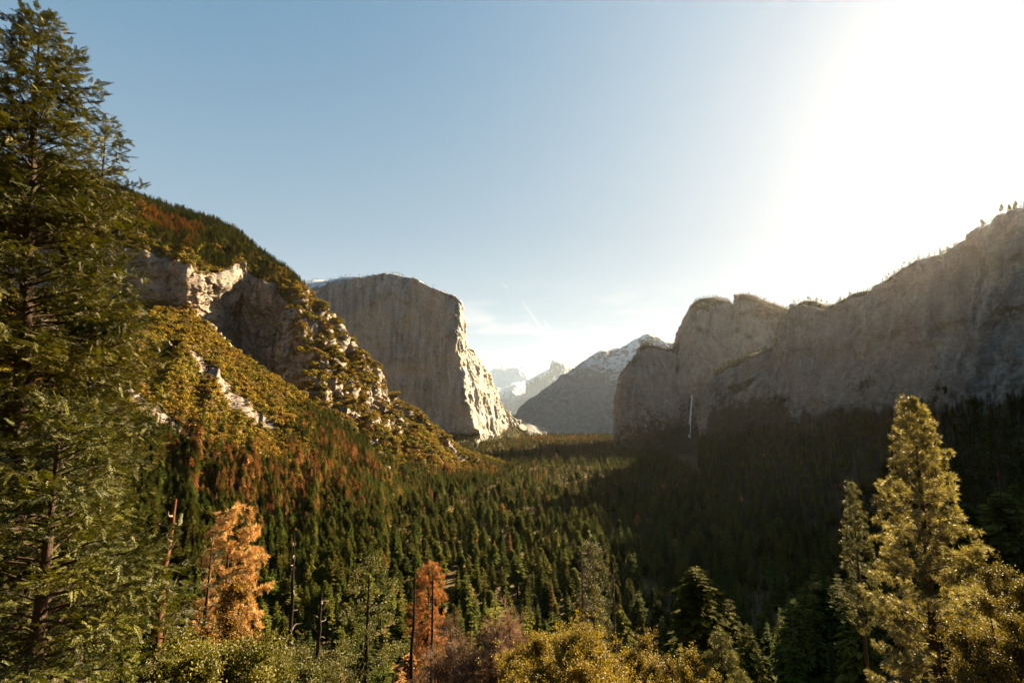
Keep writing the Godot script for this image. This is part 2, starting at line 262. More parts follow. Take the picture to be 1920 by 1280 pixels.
# ------------------------------------------------------------------ sky
# bright air levels off towards white instead of growing without end
func shoulder(c: float) -> float:
	return c / pow(1.0 + pow(c, 3.5), 1.0 / 3.5)

func make_sky(to_sun: Vector3, exposure: float) -> PanoramaSkyMaterial:
	var w := 1024
	var h := 512
	var im := Image.create_empty(w, h, false, Image.FORMAT_RGBF)
	var high := Vector3(0.02, 0.19, 0.39)
	var low := Vector3(0.62, 0.77, 0.86)
	for y in h:
		var el := (0.5 - (y + 0.5) / h) * PI
		var s := maxf(sin(el), 0.0)
		var f := 1.0 - exp(-pow(s / 0.45, 1.5))
		var base := low.lerp(high, f)
		for x in w:
			var az := (x + 0.5) / w * TAU
			var d := Vector3(sin(az) * cos(el), sin(el), -cos(az) * cos(el))
			var g := rad_to_deg(acos(clampf(d.dot(to_sun), -1.0, 1.0)))
			var glow := 0.40 * exp(-pow(g / 36.0, 2.0)) + 0.14 * exp(-g / 40.0)
			var col := base + Vector3(1.0, 0.98, 0.97) * glow
			col = Vector3(shoulder(col.x), shoulder(col.y), shoulder(col.z))
			# thin cirrus low over the horizon
			if s > 0.0 and s < 0.35:
				var wisp: float = noise.cloud.get_noise_3d(d.x * 260.0, d.y * 2100.0, d.z * 260.0) + 0.45 * noise.cloud.get_noise_3d(d.x * 900.0 + 50.0, d.y * 5200.0, d.z * 900.0)
				var band: float = smoothstep(0.035, 0.09, s) * (1.0 - smoothstep(0.13, 0.24, s))
				var veil: float = smoothstep(0.02, 0.55, wisp + 0.12) * band * 0.85
				col = col.lerp(Vector3(0.93, 0.925, 0.91), clampf(veil, 0.0, 0.8))
			im.set_pixel(x, y, Color(col.x, col.y, col.z) * (1.0 / exposure))
	im.resize(4096, 2048, Image.INTERPOLATE_CUBIC)
	# vapour trails: [azimuth, elevation] in degrees from end to end, width, strength
	for t in [[0.9, 11.5, 5.9, 4.6, 0.11, 0.85], [3.2, 9.5, 6.5, 4.6, 0.24, 0.5], [2.6, 8.1, 5.6, 4.6, 0.10, 0.7], [-1.2, 13.25, -0.4, 12.6, 0.07, 0.6]]:
		var wide: float = t[4]
		var a := Vector2(t[0], t[1])
		var b := Vector2(t[2], t[3])
		var x0 := int((minf(a.x, b.x) - 1.0) / 360.0 * 4096.0)
		var x1 := int((maxf(a.x, b.x) + 1.0) / 360.0 * 4096.0)
		var y0 := 1024 - int((maxf(a.y, b.y) + 1.0) / 180.0 * 2048.0)
		var y1 := 1024 - int((minf(a.y, b.y) - 1.0) / 180.0 * 2048.0)
		for y in range(y0, y1):
			for x in range(x0, x1):
				var q := Vector2((x + 0.5) / 4096.0 * 360.0, (1024.0 - y - 0.5) / 2048.0 * 180.0)
				var k := clampf((q - a).dot(b - a) / (b - a).length_squared(), 0.0, 1.0)
				var dist := (q - a.lerp(b, k)).length()
				var ragged: float = 0.75 + 0.5 * noise.cloud.get_noise_2d(q.x * 300.0, q.y * 300.0)
				var on: float = exp(-pow(dist / (wide * lerpf(0.55, 1.3, k)), 2.0)) * float(t[5]) * ragged * smoothstep(0.0, 0.06, k) * (1.0 - smoothstep(0.9, 1.0, k))
				if on > 0.004:
					im.set_pixel(posmod(x, 4096), y, im.get_pixel(posmod(x, 4096), y).lerp(Color(1, 1, 1) * (1.05 / exposure), on))
	var m := PanoramaSkyMaterial.new()
	m.panorama = ImageTexture.create_from_image(im)
	return m

# ------------------------------------------------------------------ net -> sheet
func spline(a: Vector3, b: Vector3, c: Vector3, d: Vector3, t: float) -> Vector3:
	return 0.5 * (2.0 * b + (c - a) * t + (2.0 * a - 5.0 * b + 4.0 * c - d) * t * t + (3.0 * b - a - 3.0 * c + d) * t * t * t)

func loft(net: Array, nu: int, nv: int) -> Sheet:
	var s := Sheet.new()
	s.nu = nu
	s.nv = nv
	var rows := net.size()
	var cols: int = net[0].size() / 3
	s.cu = cols - 1
	s.cv = rows - 1
	var fine := []
	for r in rows:
		var l: Array = net[r]
		var pts := PackedVector3Array()
		for k in cols:
			pts.append(Vector3(l[k * 3], l[k * 3 + 1], l[k * 3 + 2]))
		var o := PackedVector3Array()
		for q in nu + 1:
			var u := float(q) / nu * (cols - 1)
			var j := mini(int(u), cols - 2)
			o.append(spline(pts[maxi(j - 1, 0)], pts[j], pts[j + 1], pts[mini(j + 2, cols - 1)], u - j))
		fine.append(o)
	s.p.resize((nu + 1) * (nv + 1))
	for y in nv + 1:
		var v := float(y) / nv * (rows - 1)
		var k := mini(int(v), rows - 2)
		var a: PackedVector3Array = fine[maxi(k - 1, 0)]
		var b: PackedVector3Array = fine[k]
		var c: PackedVector3Array = fine[k + 1]
		var d: PackedVector3Array = fine[mini(k + 2, rows - 1)]
		for q in nu + 1:
			s.p[y * (nu + 1) + q] = spline(a[q], b[q], c[q], d[q], v - k)
	normals(s)
	return s

func normals(s: Sheet) -> void:
	var w := s.nu + 1
	s.n.resize(s.p.size())
	for y in s.nv + 1:
		var ya := maxi(y - 1, 0) * w
		var yb := mini(y + 1, s.nv) * w
		for x in w:
			var du := s.p[y * w + mini(x + 1, s.nu)] - s.p[y * w + maxi(x - 1, 0)]
			var dv := s.p[yb + x] - s.p[ya + x]
			s.n[y * w + x] = dv.cross(du).normalized()

func sheet_mesh(s: Sheet, material: Material) -> ArrayMesh:
	var idx := PackedInt32Array()
	idx.resize(s.nu * s.nv * 6)
	var w := s.nu + 1
	var k := 0
	for y in s.nv:
		for x in s.nu:
			var a := y * w + x
			idx[k] = a; idx[k + 1] = a + 1; idx[k + 2] = a + w
			idx[k + 3] = a + 1; idx[k + 4] = a + w + 1; idx[k + 5] = a + w
			k += 6
	var m := ArrayMesh.new()
	var arr := []
	arr.resize(Mesh.ARRAY_MAX)
	arr[Mesh.ARRAY_VERTEX] = s.p
	arr[Mesh.ARRAY_NORMAL] = s.n
	arr[Mesh.ARRAY_COLOR] = s.c
	arr[Mesh.ARRAY_INDEX] = idx
	m.add_surface_from_arrays(Mesh.PRIMITIVE_TRIANGLES, arr)
	m.surface_set_material(0, material)
	return m

# pushes the sheet out and in along its normals: broad swells, ridges, upright grooves and broken blocks on steep rock
func roughen(s: Sheet, swell: float, groove: float, blocks: float, steep0: float, steep1: float, scale := 1.0, ribs := 0.0, gully := 0.0) -> void:
	s.bare.resize(s.p.size())
	var f_swell: FastNoiseLite = noise.swell
	var f_groove: FastNoiseLite = noise.groove
	var f_block: FastNoiseLite = noise.block
	var f_fine: FastNoiseLite = noise.fine
	var f_rib: FastNoiseLite = noise.rib
	for k in s.p.size():
		var q := s.p[k] / scale
		var n := s.n[k]
		var bare := 1.0 - smoothstep(steep0, steep1, n.y + 0.16 * f_fine.get_noise_3dv(q * 0.22))
		s.bare[k] = bare
		var d := swell * f_swell.get_noise_3dv(q)
		if bare > 0.02:
			if groove > 0.0:
				d += bare * groove * f_groove.get_noise_3d(q.x, q.y * 0.16, q.z)
			if ribs > 0.0:
				d += bare * ribs * f_rib.get_noise_3d(q.x, q.y * 0.1, q.z)
			d += bare * blocks * (f_block.get_noise_3dv(q) + 0.5 * f_block.get_noise_3dv(q * 2.6))
		d += (0.3 + 0.7 * bare) * 0.14 * blocks * f_fine.get_noise_3dv(q)
		if gully > 0.0:
			# ribs and runnels that follow the fall of the slope
			var cx := (k % (s.nu + 1)) * s.cu / s.nu
			var cy := (k / (s.nu + 1)) * s.cv / s.nv
			d += gully * smoothstep(2.0, 2.7, cy) * (f_rib.get_noise_2d(cx * 70.0, cy * 24.0) + 0.55 * f_rib.get_noise_2d(cx * 190.0 + 40.0, cy * 46.0))
		s.p[k] += n * d * scale
	normals(s)

func mixed(a: Color, b: Color, t: float) -> Color:
	return a.lerp(b, clampf(t, 0.0, 1.0))

# granite: grey to tan, streaked by water down the face
func granite(q: Vector3, dark: Color, pale: Color, warm: Color) -> Color:
	var streak: float = noise.streak.get_noise_3d(q.x, q.y * 0.11, q.z)
	var patch: float = noise.patch.get_noise_3dv(q)
	var grain: float = noise.fine.get_noise_3dv(q * 1.7)
	var c := mixed(dark, pale, 0.5 + 0.75 * streak + 0.3 * grain)
	return mixed(c, warm, 0.1 + 1.1 * patch)

# ------------------------------------------------------------------ trees seen from afar
func forest_conifer(sd: int, whorls: int, per: int, wide: float, bits: int, ragged: float, from := 0.10, blunt := 0.82) -> Array:
	# one tree 1 m high: returns [trunk, crown]
	rng.seed = sd
	var crown := Shape.new()
	var turn := 0.0
	for k in whorls:
		var t := (k + rand(0.0, 0.8)) / whorls
		var y := lerpf(from, 0.97, t)
		var r := wide * (pow(1.0 - t, blunt) * (0.96 if from < 0.2 else 0.55 + 0.45 * smoothstep(0.0, 0.3, t)) + 0.035) * rand(1.0 - ragged, 1.0 + ragged * 0.5)
		turn += 0.9
		for b in per:
			var a := turn + TAU * (b + rand(-0.3, 0.3)) / per
			var rr := r * rand(1.0 - ragged * 1.2, 1.05)
			var out := Vector3(cos(a), 0, sin(a))
			var side := Vector3(-sin(a), 0, cos(a))
			var drop := rr * lerpf(0.55, 0.05, t) * rand(0.6, 1.4)
			var shade := rand(0.7, 1.25)
			var col := Color(shade, shade, shade)
			for q in bits:
				var f0 := float(q) / bits
				var f1 := minf(1.0, f0 + rand(0.5, 0.75))
				var sw := side * rr * rand(-0.34, 0.34) * (1.0 if q > 0 else 0.2)
				var p0 := Vector3(0, y, 0) + out * rr * f0 * 0.85 - Vector3(0, drop * f0 * f0, 0) + sw * 0.3
				var p1 := Vector3(0, y, 0) + out * rr * f1 - Vector3(0, drop * f1 * f1 - rr * 0.06, 0) + sw
				var wid := side * rr * rand(0.13, 0.24)
				var mid := p0.lerp(p1, 0.55) + Vector3(0, rr * rand(0.02, 0.12), 0)
				crown.tri(p0, mid + wid, p1, col)
				crown.tri(p0, p1, mid - wid, col)
	var trunk := Shape.new()
	trunk.tube([Vector3(0, -0.06, 0), Vector3(0, 0.3, 0), Vector3(0, 0.97, 0)], [0.014, 0.011, 0.002], 5, Color(0.06, 0.045, 0.035))
	return [trunk, crown]

func scrub(sd: int, leaves: int, size: float) -> Array:
	# one evergreen oak or shrub about 1 m across: returns [trunk, crown]
	rng.seed = sd
	var lobes := []
	for k in 7:
		var a := rand(0, TAU)
		var r := rand(0.0, 0.34)
		lobes.append([Vector3(cos(a) * r, rand(0.22, 0.62), sin(a) * r), rand(0.17, 0.30)])
	var crown := Shape.new()
	for k in leaves:
		var l: Array = lobes[k % 7]
		var d := Vector3(rng.randfn(), rng.randfn() + 0.25, rng.randfn()).normalized()
		var p: Vector3 = l[0] + d * l[1] * rand(0.75, 1.08)
		var n := (d + Vector3(rng.randfn(), rng.randfn(), rng.randfn()) * 0.45).normalized()
		var s := n.cross(Vector3.UP if absf(n.y) < 0.9 else Vector3.RIGHT).normalized()
		s = s.rotated(n, rand(0, TAU))
		var e := n.cross(s)
		var z := size * rand(0.6, 1.3)
		var g := rand(0.7, 1.3)
		crown.quad(p - s * z, p - e * z * 0.7, p + s * z, p + e * z * 0.7, Color(g, g, g))
	var trunk := Shape.new()
	trunk.tube([Vector3(0, -0.1, 0), Vector3(0.02, 0.3, 0.01), Vector3(-0.03, 0.6, 0.04)], [0.045, 0.03, 0.01], 5, Color(0.07, 0.055, 0.045))
	return [trunk, crown]

# one mesh with two surfaces out of [trunk, crown]
func whole(pair: Array, trunk_mat: Material, crown_mat: Material) -> ArrayMesh:
	var m: ArrayMesh = pair[1].mesh(crown_mat)
	var arr := []
	arr.resize(Mesh.ARRAY_MAX)
	arr[Mesh.ARRAY_VERTEX] = pair[0].v
	arr[Mesh.ARRAY_NORMAL] = pair[0].n
	arr[Mesh.ARRAY_COLOR] = pair[0].c
	arr[Mesh.ARRAY_INDEX] = pair[0].i
	m.add_surface_from_arrays(Mesh.PRIMITIVE_TRIANGLES, arr)
	m.surface_set_material(1, trunk_mat)
	return m

# where trees stand: kind -> array of [position, height, width factor, tint]
var stands := {"green": [], "rust": [], "scrub": [], "crest": []}
var rust_spots := []

func rustiness(p: Vector3) -> float:
	var r := 0.022 if p.x < 150.0 else 0.006
	for s in rust_spots:
		var d := Vector2(p.x - s[0], p.z - s[1]).length() / float(s[2])
		r = maxf(r, float(s[3]) * (1.0 - smoothstep(0.55, 1.15, d + 0.35 * noise.patch.get_noise_2d(p.x * 4.0, p.z * 4.0))))
	return r

func green_tint(p := Vector3.ZERO) -> Color:
	var t := clampf(0.15 + 0.6 * rng.randf() + 0.9 * noise.patch.get_noise_2d(p.x * 5.0, p.z * 5.0), 0.0, 1.0)
	var c := Color(0.070, 0.098, 0.016).lerp(Color(0.125, 0.108, 0.016), t)
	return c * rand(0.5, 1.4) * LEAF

func rust_tint() -> Color:
	var c := Color(0.40, 0.145, 0.040).lerp(Color(0.42, 0.22, 0.07), rng.randf())
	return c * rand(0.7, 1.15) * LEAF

func scrub_tint(p := Vector3.ZERO) -> Color:
	var t := clampf(0.5 * rng.randf() + 0.25 + 1.1 * noise.patch.get_noise_3dv(p * 2.4), 0.0, 1.0)
	var c := Color(0.33, 0.205, 0.028).lerp(Color(0.225, 0.19, 0.025), t)
	if rng.randf() < 0.16:
		c = Color(0.27, 0.145, 0.04)
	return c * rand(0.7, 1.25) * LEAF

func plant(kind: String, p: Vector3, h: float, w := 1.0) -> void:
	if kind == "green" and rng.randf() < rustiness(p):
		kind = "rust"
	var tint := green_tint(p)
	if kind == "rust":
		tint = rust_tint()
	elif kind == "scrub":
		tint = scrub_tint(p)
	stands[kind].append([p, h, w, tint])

func in_frame(p: Vector3) -> bool:
	var c := deg_to_rad(7.25)
	var f := -p.z * cos(c) + p.y * sin(c)
	if f <= 1.0:
		return false
	var up := p.y * cos(c) + p.z * sin(c)
	return absf(p.x / f) < 0.93 and absf(up / f) < 0.63

func cover(s: Sheet, r0: float, r1: float, per_area: float, rule: Callable) -> void:
	# walks the cells between control rows r0 and r1 and lets the rule plant each spot that is drawn
	var w := s.nu + 1
	var y0 := int(r0 / s.cv * s.nv)
	var y1 := mini(int(r1 / s.cv * s.nv), s.nv)
	for y in range(y0, y1):
		for x in s.nu:
			var k := y * w + x
			var a := s.p[k]
			var du := s.p[k + 1] - a
			var dv := s.p[k + w] - a
			var want := du.cross(dv).length() * per_area
			while want > 0.0:
				if rng.randf() < want:
					var p := a + du * rng.randf() + dv * rng.randf()
					rule.call(p, s.n[k], s.bare[k], float(x) / s.nu * s.cu, float(y) / s.nv * s.cv)
				want -= 1.0

func point_on(s: Sheet, u: float, v: float) -> Vector3:
	return s.p[int(v / s.cv * s.nv) * (s.nu + 1) + int(u / s.cu * s.nu)]

func near_line(p: Vector3, line: Array) -> float:
	var best := 1e9
	for k in line.size() - 1:
		var a: Vector3 = line[k][0]
		var b: Vector3 = line[k + 1][0]
		var t := clampf((p - a).dot(b - a) / (b - a).length_squared(), 0.0, 1.0)
		best = minf(best, (p - a.lerp(b, t)).length() / lerpf(line[k][1], line[k + 1][1], t))
	return best

# the slope that falls away below the eye, down to the flat floor
func ground_y(x: float, z: float) -> float:
	var ahead := -z
	var h := -1.7
	if ahead > 1.5:
		h -= 0.56 * (ahead - 1.5)
	elif ahead < -12.0:
		h += 0.3 * (-ahead - 12.0)
	h += 0.22 * maxf(x - 15.0, 0.0) + 0.26 * maxf(x - 60.0, 0.0)
	h = minf(h, 160.0)
	var bumps: float = noise.swell.get_noise_2d(x * 3.0, z * 3.0) * 3.0 * smoothstep(8.0, 60.0, ahead)
	var flat: float = FLOOR_Y + 5.0 * noise.swell.get_noise_2d(x * 0.6, z * 0.6)
	return maxf(h + bumps, flat)

const KINDS := 6
var talus_lines := []

func build_ground() -> void:
	var xs := PackedFloat32Array()
	var zs := PackedFloat32Array()
	for k in range(-110, 111):
		var s := k / 110.0
		xs.append(signf(s) * 160.0 * (exp(4.9 * absf(s)) - 1.0))
	for k in range(-30, 161):
		var s := k / 160.0
		zs.append(-160.0 * (exp(4.9 * s) - 1.0) if k >= 0 else -k * 25.0)
	var s := Sheet.new()
	s.nu = xs.size() - 1
	s.nv = zs.size() - 1
	# rows run from far to near so that the normals point up
	zs.reverse()
	for z in zs:
		for x in xs:
			s.p.append(Vector3(x, ground_y(x, z), z))
	normals(s)
	for k in s.p.size():
		var q := s.p[k]
		var t: float = noise.patch.get_noise_2d(q.x * 6.0, q.z * 6.0)
		s.c.append(mixed(Color(0.050, 0.038, 0.022), Color(0.085, 0.066, 0.032), 0.5 + t))
	structure("ground", sheet_mesh(s, mat.soil), "dark forest floor of the valley and the slope below the viewpoint", "ground")

func build_ridge() -> void:
	var s := loft(RIDGE, 520, 330)
	# the spur is cut into crags and gullies
	for k in s.p.size():
		var u := float(k % (s.nu + 1)) / s.nu * s.cu
		var v := float(k / (s.nu + 1)) / s.nv * s.cv
		var on := smoothstep(7.2, 8.2, u) * (1.0 - smoothstep(11.5, 14.0, u)) * smoothstep(1.9, 2.3, v) * (1.0 - smoothstep(5.0, 6.2, v))
		if on > 0.0:
			var q := s.p[k]
			s.p[k] += s.n[k] * on * (38.0 * noise.rib.get_noise_3d(q.x * 1.1, q.y * 0.5, q.z * 1.1) + 5.0 * noise.block.get_noise_3dv(q * 0.6))
	normals(s)
	roughen(s, 18.0, 7.0, 6.5, 0.38, 0.58, 1.0, 12.0, 18.0)
	var strips := [[[12.24, 2.35, 5.0], [13.36, 2.6, 9.0], [14.16, 2.9, 10.0]], [[12.24, 3.9, 4.0], [13.44, 4.15, 8.0], [14.24, 4.2, 9.0]]]
	var lines := []
	for t in strips:
		var l := []
		for q in t:
			l.append([point_on(s, q[0], q[1]), q[2]])
		lines.append(l)
	talus_lines += lines
	s.c.resize(s.p.size())
	for k in s.p.size():
		var q := s.p[k]
		var g: float = noise.fine.get_noise_3dv(q * 0.9)
		var soil := mixed(Color(0.085, 0.058, 0.026), Color(0.115, 0.082, 0.035), 0.5 + g)
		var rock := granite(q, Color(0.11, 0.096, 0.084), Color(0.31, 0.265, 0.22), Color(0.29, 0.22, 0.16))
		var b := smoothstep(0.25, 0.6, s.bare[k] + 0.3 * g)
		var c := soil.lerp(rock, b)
		for l in lines:
			if absf(q.x - l[1][0].x) < 200.0:
				var d := near_line(q, l)
				if d < 1.3:
					c = c.lerp(Color(0.26, 0.23, 0.20) * (1.0 + 0.5 * g), 1.0 - smoothstep(0.7, 1.3, d + 0.5 * g))
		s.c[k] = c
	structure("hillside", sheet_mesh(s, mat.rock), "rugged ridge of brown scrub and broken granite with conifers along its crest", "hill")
	cover(s, 1.0, 3.05, 1.0 / 75.0, func(p, n, bare, u, v):
		if bare < 0.55 and u < 8.2 - 0.9 * v + rand(-0.8, 0.8) + 1.2 and rng.randf() < 1.35 - 0.5 * maxf(v - 2.2, 0.0):
			plant("green", p, rand(18.0, 40.0), rand(0.85, 1.1)))
	cover(s, 1.6, 7.0, 1.0 / 34.0, func(p, n, bare, u, v):
		if bare > 0.6 and rng.randf() > 0.2:
			return
		for l in lines:
			if near_line(p, l) < 0.95:
				return
		if v > 5.3 and u > 7.0 and rng.randf() < 0.55 * (v - 5.3):
			plant("green", p, rand(16.0, 30.0), rand(0.85, 1.15))
		elif v < 2.6 and u < 6.5 and rng.randf() < 0.6:
			pass
		elif noise.patch.get_noise_3dv(p * 2.2) > -0.5:
			plant("scrub", p, lerpf(3.0, 16.0, pow(rng.randf(), 3.6)) * (0.55 if bare > 0.5 else 1.0), rand(1.1, 1.7)))

	cover(s, 2.9, 5.3, 1.0 / 110.0, func(p, n, bare, u, v):
		if bare > 0.4 and u > 5.9 and u < 8.3:
			plant("green", p, rand(5.0, 13.0), 1.3))  # small trees added on the bare alcove rock to deepen its shade

func build_slope() -> void:
	var s := loft(SLOPE, 360, 240)
	roughen(s, 10.0, 4.0, 9.0, 0.45, 0.62, 1.0, 0.0, 13.0)
	var strips := [[[5.84, 2.62, 12.0], [7.12, 2.75, 26.0], [8.48, 2.95, 20.0]], [[4.08, 3.25, 14.0], [5.28, 3.6, 18.0], [7.2, 3.95, 11.0]], [[2.08, 2.5, 30.0], [2.9, 2.68, 26.0], [3.76, 2.85, 16.0]]]
	var lines := []
	for t in strips:
		var l := []
		for q in t:
			l.append([point_on(s, q[0], q[1]), q[2]])
		lines.append(l)
	talus_lines += lines
	s.c.resize(s.p.size())
	var on_talus := func(p: Vector3) -> float:
		var best := 9.0
		for l in lines:
			best = minf(best, near_line(p, l))
		return best
	for k in s.p.size():
		var q := s.p[k]
		var g: float = noise.fine.get_noise_3dv(q * 1.4)
		var soil := mixed(Color(0.08, 0.052, 0.02), Color(0.11, 0.075, 0.028), 0.5 + g)
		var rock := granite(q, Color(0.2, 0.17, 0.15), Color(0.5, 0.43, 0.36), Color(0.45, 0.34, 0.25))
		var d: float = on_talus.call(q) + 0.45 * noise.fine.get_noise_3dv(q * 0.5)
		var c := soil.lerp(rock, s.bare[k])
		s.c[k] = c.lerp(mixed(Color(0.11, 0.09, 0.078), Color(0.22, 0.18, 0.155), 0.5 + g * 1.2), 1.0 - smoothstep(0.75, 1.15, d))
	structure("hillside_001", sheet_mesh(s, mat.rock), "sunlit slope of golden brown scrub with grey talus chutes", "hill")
	cover(s, 1.7, 5.0, 1.0 / 17.0, func(p, n, bare, u, v):
		if bare > 0.6 and rng.randf() > 0.15:
			return
		var d: float = on_talus.call(p) + 0.45 * noise.fine.get_noise_3dv(p * 0.5)
		if d < 0.98 and rng.randf() > 0.03:
			return
		var low := smoothstep(3.3, 4.3, v + 0.5 * noise.patch.get_noise_3dv(p * 2.0))
		low = maxf(low, smoothstep(9.0, 11.5, u + noise.patch.get_noise_3dv(p * 2.0)))
		if rng.randf() < low * 0.8:
			plant("green", p, rand(14.0, 27.0), rand(0.9, 1.2))
		elif noise.patch.get_noise_3dv(p * 3.1) > -0.55:
			plant("scrub", p, lerpf(2.2, 12.0, pow(rng.randf(), 4.5)), rand(0.95, 1.7)))
	cover(s, 5.0, 6.0, 1.0 / 95.0, func(p, n, bare, u, v): plant("green", p, rand(20.0, 34.0), rand(0.85, 1.1)))
	# a lone block of pale rock among the scrub
	var at := point_on(s, 5.36, 2.6)
	var rock := Shape.new()
	boulder(rock, 5, 24, 14, Vector3(9, 19, 9))
	var o := thing("rock_pinnacle", "pale upright block of granite standing above the talus chute", "rock", at - Vector3(0, 4, 0))
	part(o, "rock", rock.mesh(mat.rock))

func boulder(sh: Shape, sd: int, sides: int, rings: int, size: Vector3) -> void:
	var k := sh.v.size()
	for r in rings + 1:
		var el := PI * (float(r) / rings - 0.5)
		for q in sides:
			var az := TAU * q / sides
			var d := Vector3(cos(az) * cos(el), sin(el), sin(az) * cos(el))
			var f: float = 1.0 + 0.35 * noise.block.get_noise_3dv(d * 60.0 + Vector3(sd * 91, 0, 0)) + 0.15 * noise.fine.get_noise_3dv(d * 40.0 + Vector3(sd * 37, 0, 0))
			d = Vector3(signf(d.x) * pow(absf(d.x), 0.7), signf(d.y) * pow(absf(d.y), 0.7), signf(d.z) * pow(absf(d.z), 0.7))
			sh.v.append(d * f * size)
			sh.n.append(d.normalized())
			var g: float = 0.32 + 0.12 * f * noise.fine.get_noise_3dv(d * 200.0)
			sh.c.append(Color(g * 1.15, g, g * 0.86))
	for r in rings:
		for q in sides:
			var a := k + r * sides + q
			var b := k + r * sides + (q + 1) % sides
			sh.i.append(a); sh.i.append(a + sides); sh.i.append(b)
			sh.i.append(b); sh.i.append(a + sides); sh.i.append(b + sides)

func build_talus() -> void:
	var sh := Shape.new()
	boulder(sh, 2, 7, 4, Vector3(1, 0.8, 0.9))
	var m := sh.mesh(mat.rock)
	var places := []
	var tints := []
	rng.seed = 77
	for l in talus_lines:
		for k in l.size() - 1:
			var a: Vector3 = l[k][0]
			var b: Vector3 = l[k + 1][0]
			var wide := lerpf(l[k][1], l[k + 1][1], 0.5)
			var side := (b - a).cross(Vector3.UP).normalized()
			for q in int((b - a).length() * wide / 16.0):
				var p := a.lerp(b, rng.randf()) + side * rand(-1.0, 1.0) * wide + Vector3(0, rand(-2.0, 1.2), 0)
				var z := 0.7 + 2.1 * pow(rng.randf(), 3.0)
				places.append(Transform3D(Basis.from_euler(Vector3(rand(0, TAU), rand(0, TAU), rand(0, TAU))).scaled(Vector3(z, z, z)), p))
				var g := rand(0.35, 0.85)
				tints.append(Color(g, g, g))
	var o := many(self, "talus_rubble", m, places, tints)
	o.set_meta("label", "loose grey granite rubble lying in the hillside chutes")
	o.set_meta("category", "rubble")

func build_wall() -> void:
	var s := loft(WALL, 420, 330)
	roughen(s, 10.0, 11.0, 4.0, 0.40, 0.62, 1.6, 10.0)
	s.c.resize(s.p.size())
	for k in s.p.size():
		var q := s.p[k]
		var v := float(k / (s.nu + 1)) / s.nv * s.cv
		var g: float = noise.fine.get_noise_3dv(q * 0.5)
		var rock := granite(q * 0.6, Color(0.15, 0.148, 0.14), Color(0.47, 0.45, 0.40), Color(0.48, 0.39, 0.28))
		var ground := Color(0.07, 0.065, 0.03) * (1.0 + g)
		if v < 3.4 and q.y > 560.0:
			# snow lies on the flatter top, broken by bare ground
			var snow := smoothstep(0.25, 0.45, s.n[k].y + 0.4 * g + 0.25 * noise.patch.get_noise_3dv(q * 1.3)) * smoothstep(-120.0, -520.0, q.x)
			ground = mixed(Color(0.22, 0.19, 0.15), Color(0.80, 0.82, 0.86), snow)
		s.c[k] = ground.lerp(rock, smoothstep(0.3, 0.65, s.bare[k] + 0.2 * g))
	structure("cliff", sheet_mesh(s, mat.rock), "huge sheer granite wall with a shaded grey face and a sunlit prow", "cliff")
	cover(s, 1.3, 3.15, 1.0 / 900.0, func(p, n, bare, u, v):
		if bare < 0.5:
			plant("crest", p, rand(12.0, 24.0), 0.9))
	cover(s, 6.05, 8.0, 1.0 / 130.0, func(p, n, bare, u, v):
		if bare < 0.6:
			plant("green", p, rand(14.0, 30.0), 1.0))

func build_far() -> void:
	var s := loft(FAR, 260, 150)
	roughen(s, 26.0, 0.0, 9.0, 0.45, 0.62, 5.0, 16.0)
	colour_snowy(s, 5.0, 0.62, Color(0.13, 0.14, 0.15))
	structure("mountain", sheet_mesh(s, mat.rock), "far snow covered peaks at the head of the valley", "mountain")
	s = loft(DOME, 200, 170)
	roughen(s, 1.6, 2.2, 0.6, 0.40, 0.60, 4.0, 1.2)
	colour_snowy(s, 4.0, 0.40, Color(0.24, 0.24, 0.24))
	structure("mountain_001", sheet_mesh(s, mat.rock), "far rounded granite dome with one sheer face, dusted with snow", "mountain")
	s = loft(MID, 340, 230)
	roughen(s, 20.0, 16.0, 10.0, 0.40, 0.60, 2.5, 22.0)
	colour_snowy(s, 2.5, 0.12, Color(0.18, 0.178, 0.172))
	structure("mountain_002", sheet_mesh(s, mat.rock), "shaded rock shoulder with snow gullies and trees along its rising crest", "mountain")
	cover(s, 1.0, 5.4, 1.0 / 1700.0, func(p, n, bare, u, v):
		if bare < 0.75:
			plant("crest", p, rand(14.0, 26.0), 1.0))

func colour_snowy(s: Sheet, scale: float, amount: float, dark: Color) -> void:
	s.c.resize(s.p.size())
	for k in s.p.size():
		var q := s.p[k] / scale
		var high := clampf((s.p[k].y - 150.0) / 600.0, 0.0, 1.0)
		var g: float = noise.fine.get_noise_3dv(q * 0.6)
		var rock := granite(q, dark * 0.75, dark * 1.6, dark * 1.25)
		var gully: float = noise.rib.get_noise_3d(q.x, q.y * 0.15, q.z)
		var snow := smoothstep(0.42, 0.60, s.n[k].y * 0.7 + 0.45 * g + amount * high + 0.35 * noise.patch.get_noise_3dv(q * 0.8) - 0.15 * gully - (1.0 - high) * 0.25)
		s.c[k] = rock.lerp(Color(0.80, 0.83, 0.88), snow * high)

